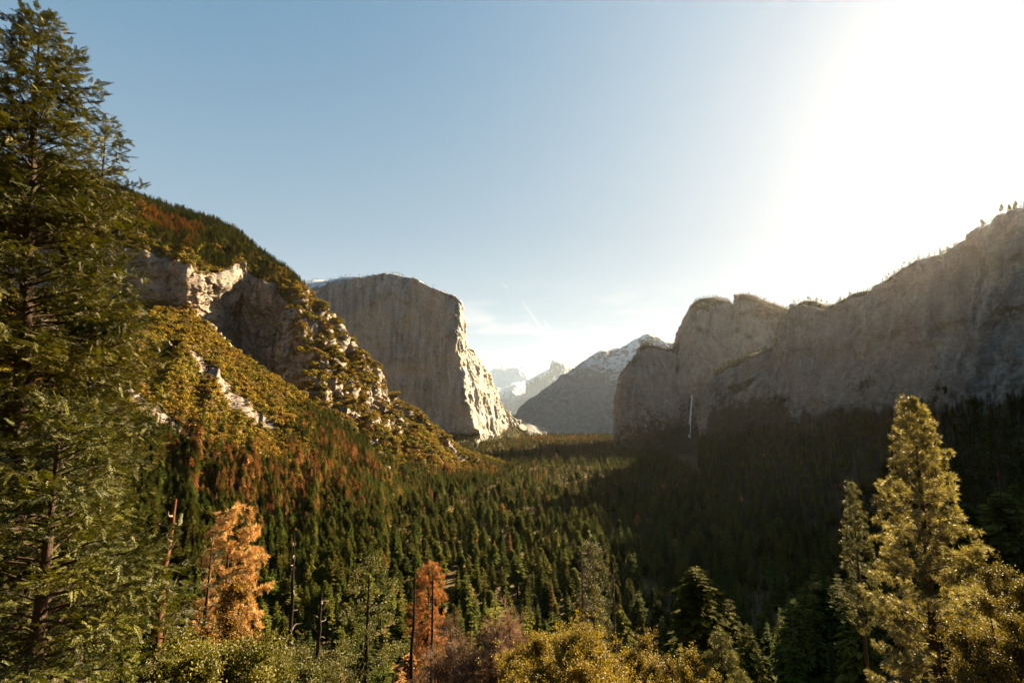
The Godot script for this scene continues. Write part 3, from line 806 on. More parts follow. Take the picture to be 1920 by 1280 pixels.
func build_south() -> void:
	var s := loft(SPIRES, 340, 250)
	roughen(s, 6.0, 9.0, 4.5, 0.52, 0.80, 1.5, 8.0)
	colour_south(s, 0.0)
	structure("mountain_003", sheet_mesh(s, mat.rock), "twin notched granite spires rising above a dark square buttress", "mountain")
	cover(s, 1.2, 7.0, 1.0 / 170.0, func(p, n, bare, u, v):
		if bare < 0.8:
			plant("crest", p, rand(12.0, 24.0), 1.0))
	s = loft(SOUTH, 420, 270)
	roughen(s, 8.0, 9.0, 5.0, 0.50, 0.76, 1.4, 11.0)
	colour_south(s, 1.0)
	structure("mountain_004", sheet_mesh(s, mat.rock), "long shaded mountain flank climbing towards the sun with patches of snow", "mountain")
	cover(s, 1.2, 5.0, 1.0 / 190.0, func(p, n, bare, u, v):
		if bare < 0.8:
			plant("crest", p, rand(10.0, 22.0), 1.0))
	cover(s, 4.7, 7.0, 1.0 / 120.0, func(p, n, bare, u, v):
		if p.z < -90.0 and p.x < 0.95 * -p.z:
			plant("green", p, rand(18.0, 34.0), 1.0))

func colour_south(s: Sheet, snowy: float) -> void:
	s.c.resize(s.p.size())
	for k in s.p.size():
		var q := s.p[k]
		var g: float = noise.fine.get_noise_3dv(q * 0.6)
		var rock := granite(q * 0.7, Color(0.12, 0.116, 0.108), Color(0.30, 0.277, 0.245), Color(0.31, 0.24, 0.18))
		var soil := Color(0.062, 0.050, 0.028) * (1.0 + 0.6 * g)
		var v := float(k / (s.nu + 1)) / s.nv * s.cv
		var c := soil.lerp(rock, smoothstep(0.25, 0.85, s.bare[k] + 0.35 * g) * (1.0 - smoothstep(4.2, 5.0, v + 0.8 * g)))
		var snow := smoothstep(0.62, 0.8, s.n[k].y * 0.8 + 0.5 * g + 0.6 * noise.patch.get_noise_3dv(q * 1.6)) * smoothstep(330.0, 430.0, q.y) * smoothstep(700.0, 900.0, q.x) * snowy
		s.c[k] = c.lerp(Color(0.8, 0.83, 0.88), snow)

func build_waterfall() -> void:
	var o := thing("waterfall", "thin white waterfall dropping down the dark cliff beside the buttress", "waterfall", Vector3.ZERO)
	var top := Vector3(922, 92, -2902)
	var foot := Vector3(877, -113, -2827)
	# several strands of water side by side, parting a little as they drop
	rng.seed = 9
	for strand in 14:
		var sh := Shape.new()
		var pts := []
		var rad := []
		var off := rng.randfn() * 0.6
		var reach := rand(0.5, 1.0)
		for k in 22:
			var t := k / 21.0 * reach
			var p := top.lerp(foot, t) + Vector3(0, 10.0 * t * (1.0 - t), 0)
			pts.append(p + Vector3(off * lerpf(1.0, 5.5, t) + noise.fine.get_noise_2d(k * 9.0, strand * 70.0) * 3.0 * t, 0, off * 2.0))
			rad.append(lerpf(0.3, 0.75, t) * (1.0 + 0.6 * noise.fine.get_noise_2d(k * 23.0, strand * 90.0)))
		sh.tube(pts, rad, 7, Color(0.62, 0.64, 0.66), 0.12)
		part(o, "strand", sh.mesh(mat.water))
	var spray := Shape.new()
	for k in 7:
		var a: Vector3 = foot + Vector3(rand(-7, 5), rand(-4, 12), rand(0, 6))
		spray.tube([a, a + Vector3(rand(-5, 2), -10, 4), a + Vector3(rand(-10, 0), -22, 8)], [0.8, 2.4, 0.8], 6, Color(0.70, 0.72, 0.74), 0.2)
	part(o, "splash", spray.mesh(mat.water))

func floor_forest() -> void:
	rng.seed = 404
	for z in range(60, 4700, 1):
		if z > 1300 and z % 2 == 1:
			continue
		var left := -(0.62 * z + 10.0) if z < 560 else lerpf(-357.0, -260.0, clampf((z - 560) / 1800.0, 0.0, 1.0))
		var right := 1.0 * z + 60.0 if z < 330 else 0.55 * z + 20.0 if z < 700 else lerpf(405.0, 850.0, clampf((z - 700) / 3000.0, 0.0, 1.0))
		var gap := 85.0 if z < 330 else (105.0 if z < 1300 else 85.0)
		if z > 2600:
			gap = 140.0
		var x := left + rand(0.0, gap)
		while x < right:
			var p := Vector3(x, 0, -z - rng.randf())
			p.y = ground_y(p.x, p.z) - 0.3
			x += gap * rand(0.35, 1.65)
			if z < 75 and absf(p.x) < 40.0:
				continue
			var open: float = noise.patch.get_noise_2d(p.x * 2.4, p.z * 2.4)
			var clump: float = noise.patch.get_noise_2d(p.x * 9.0 + 300.0, p.z * 9.0)
			if clump < -0.12 and rng.randf() < 0.55:
				if rng.randf() < 0.4:
					plant("scrub", p, rand(5.0, 13.0), rand(0.9, 1.3))
				continue
			if open < -0.42 and z > 400:
				if rng.randf() < 0.5:
					plant("scrub", p, rand(5.0, 10.0), rand(1.1, 1.6))
				continue
			plant("green", p, lerpf(11.0, 38.0, pow(rng.randf(), 1.2)) * (1.0 + 0.5 * clump) if z > 330 else rand(10.0, 27.0), rand(0.8, 1.6))

# [words for the label, words for the group]: which stand a tree belongs to
func place_of(kind: String, p: Vector3) -> Array:
	if kind == "scrub":
		return ["on the rugged ridge with broken granite", "on the rugged ridge"] if p.z < -1400.0 else (["among the forest conifers on the valley floor", "on the valley floor"] if p.y < -150.0 else ["on the slope with the grey talus chutes", "on the talus slope"])
	if kind == "crest":
		if p.x < 0.0:
			return ["on the snowy top of the huge granite wall", "on the granite wall"]
		return ["on the far shoulder with snow gullies", "on the far shoulder"] if p.z < -4500.0 else ["on the shaded mountain behind the waterfall", "on the shaded mountain"]
	if p.y > 150.0:
		return ["on the high ridge above the pale cliff", "on the high ridge"]
	if p.z > -340.0:
		return ["on the steep slope just below the viewpoint", "below the viewpoint"]
	if p.x > 120.0 and p.z > -2600.0:
		return ["in the shadow of the mountain flank", "in the mountain shadow"]
	if p.y > -150.0:
		return ["along the foot of the scrub hillside", "at the hillside foot"]
	return ["in the sunlit forest on the valley floor", "in the sunlit valley"]

func build_stands() -> void:
	var near_pairs := []
	var far_pairs := []
	var bush_pairs := []
	for k in KINDS:
		# slim firs, broad firs and blunt pines with bare lower trunks
		var from: float = [0.08, 0.10, 0.06, 0.34, 0.45, 0.12][k]
		var blunt: float = [0.85, 0.75, 0.95, 0.5, 0.42, 0.65][k]
		var wide: float = [0.13, 0.17, 0.15, 0.19, 0.21, 0.20][k]
		near_pairs.append(forest_conifer(500 + k, 30, 8, wide, 5, 0.34, from, blunt))
		far_pairs.append(forest_conifer(600 + k, 17, 6, wide * 1.05, 2, 0.34, from, blunt))
		bush_pairs.append(scrub(700 + k, 190, 0.085))
	var say := {
		"green": ["forest_conifer", "green conifer ", "tree", "green conifers "],
		"rust": ["dead_conifer", "rust coloured dead conifer ", "tree", "rust coloured dead conifers "],
		"scrub": ["scrub_oak", "rounded olive brown scrub oak ", "shrub", "scrub oaks "],
		"crest": ["crest_conifer", "small dark conifer ", "tree", "small conifers "]}
	for kind in ["green", "rust", "scrub", "crest"]:
		var all: Array = stands[kind]
		rng.seed = 31
		for e in all:
			e.append(e[1] / e[0].length() if in_frame(e[0] + Vector3(0, e[1] * 0.8, 0)) else 0.0)
		all.sort_custom(func(a, b): return a[4] > b[4])
		var own := 300 if kind != "crest" else 120
		var made := []
		var leaf: Material = mat.far_needle
		# a few shades for the single trees
		var shades := []
		for k in 7:
			var m: StandardMaterial3D = leaf.duplicate()
			var c: Color = all[k * 37 % all.size()][3]
			m.albedo_color = c.linear_to_srgb()
			shades.append(m)
		for k in KINDS:
			var pair: Array = bush_pairs[k] if kind == "scrub" else near_pairs[k]
			made.append([pair[0].mesh(mat.bark), pair[1].mesh(leaf)])
		var rest_near := [[], [], [], [], [], []]
		var rest_far := [[], [], [], [], [], []]
		for q in all.size():
			var e: Array = all[q]
			var form := rng.randi() % KINDS
			var t := Transform3D(Basis.from_euler(Vector3(rng.randfn() * 0.03, rand(0, TAU), rng.randfn() * 0.03)) * Basis.from_scale(Vector3(e[1] * e[2], e[1], e[1] * e[2])), e[0])
			if kind == "scrub":
				t.basis = t.basis.scaled(Vector3(1.1, 1.0, 1.1))
			if q < own and e[4] > 0.0:
				var w: Array = say[kind]
				var where := place_of(kind, e[0])
				var o := thing(w[0], w[1] + where[0], w[2], e[0], w[3] + where[1])
				o.basis = t.basis
				part(o, "trunk", made[form][0])
				part(o, "crown", made[form][1], shades[rng.randi() % 7])
			elif e[4] > 0.028:
				rest_near[form].append([t, e[3]])
			else:
				rest_far[form].append([t, e[3]])
		var mass := Node3D.new()
		mass.name = {"green": "forest", "rust": "forest_001", "scrub": "undergrowth", "crest": "forest_002"}[kind]
		mass.set_meta("kind", "stuff")
		mass.set_meta("label", {"green": "dense green conifer forest filling the valley", "rust": "reddish stands of dead conifers across the valley forest", "scrub": "brown and olive scrub covering the hillsides", "crest": "sparse trees on the granite mountains"}[kind])
		mass.set_meta("category", "forest" if kind != "scrub" else "scrub")
		add_child(mass, true)
		for k in KINDS:
			for lot in [[rest_near[k], bush_pairs[k] if kind == "scrub" else near_pairs[k]], [rest_far[k], bush_pairs[k] if kind == "scrub" else far_pairs[k]]]:
				if lot[0].size():
					many(mass, "stand", whole(lot[1], mat.bark, leaf), lot[0].map(func(a): return a[0]), lot[0].map(func(a): return a[1]))
		print(kind, " ", all.size())

# ------------------------------------------------------------------ foliage pieces for the near trees
func fir_spray() -> Shape:
	var sh := Shape.new()
	rng.seed = 21
	for k in 17:
		var s := 0.06 + 0.92 * k / 17.0
		for side: float in [-1.0, 1.0]:
			var a := deg_to_rad(rand(38, 62))
			var d := Vector3(cos(a), rand(-0.25, 0.3), side * sin(a))
			var l := lerpf(0.36, 0.16, s) * rand(0.7, 1.2)
			var p := Vector3(s, -0.10 * s * s, 0)
			var w := d.cross(Vector3(0, 1, rand(-0.7, 0.7))).normalized() * 0.034
			var g := rand(0.65, 1.3)
			sh.quad(p, p + d * l * 0.5 + w, p + d * l, p + d * l * 0.5 - w, Color(g, g, g))
	sh.quad(Vector3(0, 0, 0.012), Vector3(0.5, -0.02, 0.012), Vector3(1.05, -0.11, 0), Vector3(0.5, -0.02, -0.012), Color(0.8, 0.6, 0.5))
	return sh

func pine_tuft() -> Shape:
	var sh := Shape.new()
	rng.seed = 22
	for k in 34:
		var d := Vector3(rand(-0.25, 1.0), rng.randfn() * 0.55, rng.randfn() * 0.55).normalized()
		var l := rand(0.65, 1.05)
		var w := d.cross(Vector3(rng.randfn(), rng.randfn(), rng.randfn())).normalized() * 0.042
		var g := rand(0.7, 1.3)
		sh.quad(Vector3.ZERO, d * l * 0.55 + w, d * l, d * l * 0.55 - w, Color(g, g, g))
	return sh

func leaf_bunch() -> Shape:
	var sh := Shape.new()
	rng.seed = 23
	for k in 18:
		var p := Vector3(rng.randfn(), rng.randfn(), rng.randfn()) * 0.33
		var n := Vector3(rng.randfn(), rng.randfn() + 0.6, rng.randfn()).normalized()
		var s := n.cross(Vector3(rng.randfn(), rng.randfn(), rng.randfn())).normalized()
		var e := n.cross(s)
		var z := rand(0.13, 0.22)
		var g := rand(0.7, 1.3)
		sh.tri(p - s * z, p + e * z * 0.55 + n * z * 0.15, p + s * z, Color(g, g, g))
		sh.tri(p - s * z, p + s * z, p - e * z * 0.55 + n * z * 0.15, Color(g, g, g))
	return sh

func bare_twigs() -> Shape:
	var sh := Shape.new()
	rng.seed = 24
	for k in 11:
		var p := Vector3(rand(0, 0.3), 0, 0)
		var d := Vector3(1.0, rng.randfn() * 0.6, rng.randfn() * 0.6).normalized()
		for q in 3:
			var nx := p + d * rand(0.22, 0.36)
			var w := d.cross(Vector3(rng.randfn(), rng.randfn(), rng.randfn())).normalized() * (0.022 - 0.005 * q)
			var g := rand(0.7, 1.3)
			sh.quad(p - w, nx - w * 0.7, nx + w * 0.7, p + w, Color(g, g, g))
			p = nx
			d = (d + Vector3(rng.randfn(), rng.randfn() + 0.4, rng.randfn()) * 0.4).normalized()
	return sh

var bits := {}

func aim(d: Vector3, up: Vector3, size: float, at: Vector3) -> Transform3D:
	var x := d.normalized()
	var z := x.cross(up).normalized()
	var y := z.cross(x)
	return Transform3D(Basis(x * size, y * size, z * size), at)

func profile(t: float, pts: Array) -> float:
	for k in pts.size() - 1:
		if t <= pts[k + 1][0]:
			return lerpf(pts[k][1], pts[k + 1][1], clampf((t - pts[k][0]) / (pts[k + 1][0] - pts[k][0]), 0.0, 1.0))
	return pts[-1][1]

# a conifer near the viewpoint: bark trunk, branchwork and a crown of needle sprays
func conifer(o: Node3D, d: Dictionary) -> void:
	rng.seed = d.seed
	var top: Vector3 = d.top - o.position
	var h := top.length()
	var bend := Vector3(rand(-1, 1), 0, rand(-1, 1)) * h * 0.012
	var spine := func(t: float) -> Vector3:
		return top * t + bend * sin(t * 5.0) * (1.0 - t)
	var bark: Color = d.get("bark", Color(0.075, 0.052, 0.038))
	var pts := []
	var rad := []
	for k in 25:
		var t := k / 24.0
		pts.append(spine.call(t) if k > 0 else Vector3(0, -0.6, 0))
		rad.append(maxf(d.r * pow(1.0 - t, 0.85) * (1.25 if k == 0 else 1.0), 0.012))
	var sh := Shape.new()
	sh.tube(pts, rad, 10, bark, 0.06)
	part(o, "trunk", sh.mesh(mat.bark))
	var wood := Shape.new()
	var places := []
	var tints := []
	var a := rand(0, TAU)
	var t: float = d.from
	var tuft: bool = d.kind == "pine"
	var gap: float = d.get("gap", 0.1)
	while t < 0.992:
		t += d.step / h * rand(0.6, 1.4) * (1.15 - 0.5 * t)
		a += 2.4 + rand(-0.5, 0.5)
		if t >= 0.995:
			break
		if rng.randf() < gap or (not tuft and noise.fine.get_noise_3d(cos(a) * 12.0, t * h * 7.0, sin(a) * 12.0) < -0.17):
			continue
		var out := Vector3(cos(a), 0, sin(a))
		var l: float = profile(t, d.shape) * rand(0.62, 1.12)
		if d.has("lean"):
			l *= 1.0 + 0.35 * out.dot(d.lean)
		var rise: float = lerpf(d.rise[0], d.rise[1], t) + rand(-0.12, 0.12)
		var sag: float = d.sag * l * rand(0.5, 1.4)
		var p0: Vector3 = spine.call(t)
		var br := []
		var brad := []
		for k in 7:
			var s := k / 6.0
			br.append(p0 + out * l * s + Vector3(0, rise * l * s - sag * s * s + 0.55 * sag * s * s * s * s, 0) + Vector3(noise.fine.get_noise_2d(k * 14.0, t * 900.0), noise.fine.get_noise_2d(k * 14.0 + 99.0, t * 900.0), noise.fine.get_noise_2d(k * 14.0 + 500.0, t * 900.0)) * 0.13 * l * s)
			brad.append(maxf((0.010 + 0.0115 * l) * pow(1.0 - s, 0.8), 0.006))
		wood.tube(br, brad, 5, bark * 1.15)
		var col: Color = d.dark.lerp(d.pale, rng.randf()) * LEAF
		var size: float = d.spray
		var start: float = d.get("inner", 0.22)
		var s := start
		var bl := l
		var ds: float = d.get("fill", 0.30) * size / maxf(bl, 0.3)
		while s < 1.0:
			s += ds * rand(0.7, 1.3)
			var sc := minf(s, 1.0)
			var f := sc * 6.0
			var j := mini(int(f), 5)
			var p: Vector3 = br[j].lerp(br[j + 1], f - j)
			var dir: Vector3 = (br[j + 1] - br[j]).normalized()
			if tuft:
				for q in 3:
					var off := Vector3(rng.randfn(), rng.randfn() + 0.25, rng.randfn()) * 0.42 * size * (1.0 + 0.8 * l * (1.0 - sc) * 0.4)
					var dd := (dir + Vector3(rng.randfn(), rng.randfn() * 0.7 + 0.5, rng.randfn()) * 0.7).normalized()
					places.append(aim(dd, Vector3(0.3, 1, 0.2), size * rand(0.65, 1.1), p + off))
					tints.append(col * rand(0.75, 1.25))
				continue
			# side twigs carry sprays of their own, longest near the middle of the limb
			for side: float in [-1.0, 1.0]:
				if rng.randf() < 0.12:
					continue
				var lat := (dir * rand(0.45, 0.9) + dir.cross(Vector3.UP).normalized() * side + Vector3(0, rand(-0.45, 0.1), 0)).normalized()
				var reach: float = minf(0.50 * l * (1.0 - sc) * (0.5 + sc) + 0.1, 1.6)
				var q := 0.0
				while q <= reach:
					var pp := p + lat * q + Vector3(0, -0.12 * q * q, 0)
					var dd := (lat + Vector3(rng.randfn() * 0.5, rng.randfn() * 0.5 + 0.1, rng.randfn() * 0.5)).normalized()
					pp += Vector3(rng.randfn(), rng.randfn() * 1.2, rng.randfn()) * 0.22 * size
					places.append(aim(dd, Vector3(rng.randfn() * 0.6, 1, rng.randfn() * 0.6), size * rand(0.6, 1.15), pp))
					tints.append(col * rand(0.7, 1.3))
					q += size * rand(0.45, 0.7)
		if not tuft:
			places.append(aim(br[6] - br[5], Vector3.UP, size, br[6]))
			tints.append(col)
	part(o, "branchwork", wood.mesh(mat.bark))
	if places.size():
		var m: Mesh = bits[d.get("bit", "tuft" if tuft else "spray")].mesh(mat[d.get("leafmat", "needle")])
		many(o, "crown", m, places, tints)
	print(o.name, " sprays ", places.size())

# a leafy or bare broad-crowned tree: stems fan out from the foot into lobes
func broadleaf(o: Node3D, d: Dictionary) -> void:
	rng.seed = d.seed
	var wood := Shape.new()
	var places := []
	var tints := []
	var bark: Color = d.get("bark", Color(0.07, 0.055, 0.045))
	var size: Vector3 = d.size
	for k in d.lobes * 3:
		var dd := Vector3(rng.randfn(), absf(rng.randfn()) * 1.2 - 0.35, rng.randfn()).normalized()
		var c: Vector3 = Vector3(0, size.y * 0.56, 0) + dd * Vector3(size.x, size.y * 0.40, size.z) * pow(rng.randf(), 0.4)
		var r: float = size.x * rand(0.13, 0.26)
		var mid := c * 0.5 + Vector3(rng.randfn(), rng.randfn(), rng.randfn()) * 0.12 * size.x - Vector3(c.x, 0, c.z) * 0.15
		wood.tube([Vector3(0, -0.5, 0), mid * 0.6, mid, c.lerp(mid, 0.4), c], [d.r, d.r * 0.6, d.r * 0.42, d.r * 0.25, d.r * 0.1], 6, bark, 0.08)
		for q in 5:
			var e := c + Vector3(rng.randfn(), rng.randfn(), rng.randfn()).normalized() * r
			wood.tube([c.lerp(mid, rand(0.0, 0.4)), c.lerp(e, 0.5) + Vector3(0, rand(0, 0.2), 0), e], [d.r * 0.14, d.r * 0.08, 0.008], 4, bark)
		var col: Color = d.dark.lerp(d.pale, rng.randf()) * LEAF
		for q in int(d.leaves * 0.42):
			var dir := Vector3(rng.randfn(), rng.randfn() + 0.15, rng.randfn()).normalized()
			var p := c + dir * r * absf(rng.randfn()) * 0.85
			places.append(aim((dir + Vector3(rng.randfn(), rng.randfn() + 0.4, rng.randfn()) * 0.6), Vector3(rng.randfn(), 1.0, rng.randfn()), d.bunch * rand(0.6, 1.2), p))
			tints.append(col * rand(0.7, 1.3))
	part(o, "trunk", wood.mesh(mat.bark))
	many(o, "crown", bits[d.get("bit", "leaf")].mesh(mat[d.get("leafmat", "leaf")]), places, tints)
	print(o.name, " bunches ", places.size())

# a standing dead trunk with crooked stubs of branches
func snag(o: Node3D, top: Vector3, r: float, from: float, stubs: int, reach: float, sd: int, bark: Color, curl: float) -> void:
	rng.seed = sd
	var up := top - o.position
	var sh := Shape.new()
	var pts := []
	var rad := []
	for k in 19:
		var t := k / 18.0
		pts.append(up * t + Vector3(noise.fine.get_noise_2d(t * 60.0, sd * 50.0), 0, noise.fine.get_noise_2d(t * 60.0, sd * 90.0)) * 0.35 * sin(t * PI) * 0.6 if k > 0 else Vector3(0, -0.5, 0))
		rad.append(maxf(r * pow(1.0 - t * 0.86, 0.9), 0.02))
	sh.tube(pts, rad, 9, bark, 0.07)
	part(o, "trunk", sh.mesh(mat.bark))
	for k in stubs:
		var t := lerpf(from, 0.97, (k + rng.randf()) / stubs)
		var a := rand(0, TAU)
		var p := up * t
		var d := Vector3(cos(a), rand(-0.2, 0.35), sin(a)).normalized()
		var l := reach * rand(0.35, 1.0) * lerpf(1.0, 0.5, t)
		var br := []
		var brad := []
		for q in 7:
			br.append(p)
			brad.append(lerpf(0.035, 0.008, q / 6.0) * (0.5 + 0.5 * reach))
			p += d * l / 6.0
			d = (d + Vector3(rng.randfn(), rng.randfn() + curl, rng.randfn()) * 0.33).normalized()
		var b := Shape.new()
		b.tube(br, brad, 5, Color(0.42, 0.34, 0.27) * rand(0.5, 1.25))
		part(o, "branch", b.mesh(mat.bark))

func on_ground(x: float, z: float) -> Vector3:
	return Vector3(x, ground_y(x, z), z)

func build_near_trees() -> void:
	bits = {"spray": fir_spray(), "tuft": pine_tuft(), "leaf": leaf_bunch(), "twig": bare_twigs()}
	var o: Node3D
	# the tall fir that frames the view, and its slimmer neighbour
	o = thing("fir_tree", "tallest dark green fir, its pointed top standing against blue sky", "tree", on_ground(-17.6, -21.2))
	conifer(o, {seed = 1, top = Vector3(-18.84, 15.94, -20.72), r = 0.46, from = 0.16, step = 0.058, kind = "fir", gap = 0.05,
		shape = [[0.0, 3.8], [0.3, 4.3], [0.5, 4.0], [0.66, 3.3], [0.8, 2.5], [0.9, 1.6], [0.96, 0.9], [1.0, 0.2]], rise = [-0.12, 0.65], sag = 0.22, spray = 0.42, fill = 0.46, inner = 0.18,
		dark = Color(0.030, 0.038, 0.007), pale = Color(0.125, 0.112, 0.016)})
	o = thing("fir_tree", "slimmer green fir growing close against the tallest fir", "tree", on_ground(-17.9, -24.6))
	conifer(o, {seed = 2, top = Vector3(-18.4, 13.2, -24.15), r = 0.34, from = 0.3, step = 0.09, kind = "fir", gap = 0.08,
		shape = [[0.0, 2.6], [0.4, 2.8], [0.62, 2.6], [0.8, 2.0], [0.92, 1.1], [1.0, 0.2]], rise = [-0.1, 0.6], sag = 0.2, spray = 0.42, fill = 0.46,
		dark = Color(0.034, 0.042, 0.009), pale = Color(0.125, 0.11, 0.022)})
	o = thing("fir_tree", "low broad fir with long drooping green limbs beside the leaning snag", "tree", on_ground(-11.6, -14.6))
	conifer(o, {seed = 3, top = Vector3(-11.4, 0.3, -14.4), r = 0.24, from = 0.03, step = 0.055, kind = "fir", gap = 0.03,
		shape = [[0.0, 3.4], [0.4, 3.2], [0.7, 2.4], [0.88, 1.3], [1.0, 0.2]], rise = [0.15, 0.55], sag = 0.35, spray = 0.36, fill = 0.5,
		dark = Color(0.032, 0.044, 0.007), pale = Color(0.13, 0.125, 0.015)})
	# dead trunks
	o = thing("dead_snag", "leaning reddish brown dead trunk with curled white twigs", "dead tree", on_ground(-11.55, -18.75))
	snag(o, Vector3(-11.04, -2.78, -19.03), 0.30, 0.12, 26, 1.5, 5, Color(0.16, 0.075, 0.04), 0.5)
	o = thing("dead_snag", "thin charred trunk standing beside the golden dead pine", "dead tree", on_ground(-20.6, -56.2))
	snag(o, Vector3(-20.94, -11.4, -56.23), 0.36, 0.25, 26, 2.4, 6, Color(0.028, 0.022, 0.018), 0.1)
	o = thing("dead_snag", "bent charred trunk rising between the golden pine and the ragged cedar", "dead tree", on_ground(-12.5, -38.0))
	snag(o, Vector3(-12.24, -11.23, -38.08), 0.28, 0.2, 22, 1.8, 7, Color(0.035, 0.026, 0.02), 0.1)
	o = thing("dead_snag", "straight charred trunk beside the orange dead pine, the thicker of two", "dead tree", on_ground(-10.35, -61.2))
	snag(o, Vector3(-10.05, -16.9, -61.18), 0.36, 0.35, 12, 1.4, 8, Color(0.03, 0.022, 0.018), 0.0)
	o = thing("dead_snag", "slender charred trunk in front of the orange dead pine", "dead tree", on_ground(-8.5, -63.4))
	snag(o, Vector3(-8.49, -16.6, -63.43), 0.28, 0.35, 12, 1.4, 9, Color(0.03, 0.022, 0.018), 0.0)
	o = thing("dead_snag", "pale barkless dead trunk beside the slim conifer above the yellow oaks", "dead tree", on_ground(7.1, -59.6))
	snag(o, Vector3(7.04, -13.2, -59.59), 0.27, 0.3, 24, 2.0, 10, Color(0.12, 0.095, 0.075), 0.1)
	o = thing("dead_snag", "thin dark dead trunk standing alone over the yellow oaks", "dead tree", on_ground(10.2, -59.2))
	snag(o, Vector3(10.17, -14.9, -59.13), 0.22, 0.3, 14, 1.0, 11, Color(0.10, 0.075, 0.06), 0.0)
	# pines
	o = thing("dead_pine", "golden dead pine with rounded tufts of dry needles", "tree", on_ground(-20.0, -41.6))
	conifer(o, {seed = 12, top = Vector3(-20.02, -6.9, -41.42), r = 0.3, from = 0.3, step = 0.16, kind = "pine", gap = 0.12, lean = Vector3(0.9, 0, 0.2),
		shape = [[0.0, 2.2], [0.4, 2.5], [0.7, 2.1], [0.88, 1.55], [1.0, 0.6]], rise = [0.1, 0.5], sag = 0.1, spray = 0.36, fill = 0.62, inner = 0.4,
		dark = Color(0.50, 0.29, 0.095), pale = Color(0.72, 0.47, 0.19), leafmat = "dead"})
	o = thing("pine_tree", "green long needled pine in front of the golden dead pine", "tree", on_ground(-15.9, -30.4))
	conifer(o, {seed = 13, top = Vector3(-15.49, -6.0, -30.27), r = 0.2, from = 0.22, step = 0.15, kind = "fir", gap = 0.15,
		shape = [[0.0, 2.2], [0.4, 2.5], [0.7, 1.8], [1.0, 0.3]], rise = [0.0, 0.5], sag = 0.15, spray = 0.42, fill = 0.6, inner = 0.3,
		dark = Color(0.045, 0.052, 0.010), pale = Color(0.10, 0.09, 0.018)})
	o = thing("dead_pine", "orange dead pine with flat layered branches behind charred trunks", "tree", on_ground(-10.6, -74.4))
	conifer(o, {seed = 14, top = Vector3(-10.4, -18.8, -74.23), r = 0.34, from = 0.25, step = 0.17, kind = "pine", gap = 0.15,
		shape = [[0.0, 2.6], [0.5, 2.5], [0.8, 2.0], [0.93, 1.3], [1.0, 0.5]], rise = [-0.05, 0.3], sag = 0.1, spray = 0.46, fill = 0.75, inner = 0.3,
		dark = Color(0.38, 0.16, 0.045), pale = Color(0.52, 0.27, 0.09), leafmat = "dead"})
	o = thing("cedar_tree", "ragged cedar with bright sparse leaf clumps round a bare dark trunk", "tree", on_ground(-11.4, -46.8))
	conifer(o, {seed = 15, top = Vector3(-11.3, -11.1, -46.65), r = 0.30, from = 0.2, step = 0.30, kind = "pine", gap = 0.1, bit = "leaf", leafmat = "leaf", bark = Color(0.04, 0.03, 0.024),
		shape = [[0.0, 3.6], [0.35, 3.4], [0.6, 2.6], [0.85, 2.0], [1.0, 0.5]], rise = [-0.1, 0.25], sag = 0.2, spray = 0.50, fill = 0.85, inner = 0.5,
		dark = Color(0.06, 0.07, 0.014), pale = Color(0.17, 0.16, 0.05)})
	o = thing("fir_tree", "slim dark conifer beside the pale dead trunk above the yellow oaks", "tree", on_ground(8.5, -61.4))
	conifer(o, {seed = 16, top = Vector3(8.49, -13.5, -61.42), r = 0.3, from = 0.25, step = 0.2, kind = "pine", gap = 0.15, bit = "leaf", leafmat = "leaf",
		shape = [[0.0, 2.4], [0.5, 2.2], [0.8, 1.6], [1.0, 0.4]], rise = [-0.1, 0.4], sag = 0.2, spray = 0.42, fill = 0.8, inner = 0.3,
		dark = Color(0.04, 0.042, 0.010), pale = Color(0.10, 0.085, 0.02)})
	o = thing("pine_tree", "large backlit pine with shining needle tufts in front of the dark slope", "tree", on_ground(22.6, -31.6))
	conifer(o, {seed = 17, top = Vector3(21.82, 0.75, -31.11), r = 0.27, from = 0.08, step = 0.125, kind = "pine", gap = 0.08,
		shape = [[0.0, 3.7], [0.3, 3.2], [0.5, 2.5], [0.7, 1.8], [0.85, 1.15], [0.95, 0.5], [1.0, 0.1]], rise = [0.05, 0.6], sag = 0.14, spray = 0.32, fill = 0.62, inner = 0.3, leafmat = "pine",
		dark = Color(0.14, 0.132, 0.055), pale = Color(0.30, 0.275, 0.135)})  # paler than the other pines: backlit glow put into the needle colour
	o = thing("pine_tree", "small slender pine standing in shade near the large backlit pine", "tree", on_ground(28.2, -47.8))
	conifer(o, {seed = 18, top = Vector3(27.85, -5.5, -47.43), r = 0.16, from = 0.35, step = 0.18, kind = "pine", gap = 0.1,
		shape = [[0.0, 1.6], [0.5, 1.4], [0.8, 0.8], [1.0, 0.15]], rise = [0.05, 0.6], sag = 0.12, spray = 0.30, fill = 0.8, inner = 0.3,
		dark = Color(0.07, 0.068, 0.022), pale = Color(0.15, 0.135, 0.045)})
	o = thing("pine_tree", "little pale tipped pine beside the yellow oaks", "tree", on_ground(10.0, -28.5))
	conifer(o, {seed = 19, top = Vector3(9.9, -10.4, -28.32), r = 0.12, from = 0.1, step = 0.12, kind = "pine", gap = 0.05,
		shape = [[0.0, 1.5], [0.5, 1.25], [0.8, 0.75], [1.0, 0.15]], rise = [0.1, 0.7], sag = 0.1, spray = 0.26, fill = 0.8, inner = 0.3,
		dark = Color(0.09, 0.088, 0.028), pale = Color(0.18, 0.165, 0.065)})
	o = thing("conifer_tree", "broad dark conifer on the hazy slope behind the large backlit pine", "tree", on_ground(193.6, -229.1))
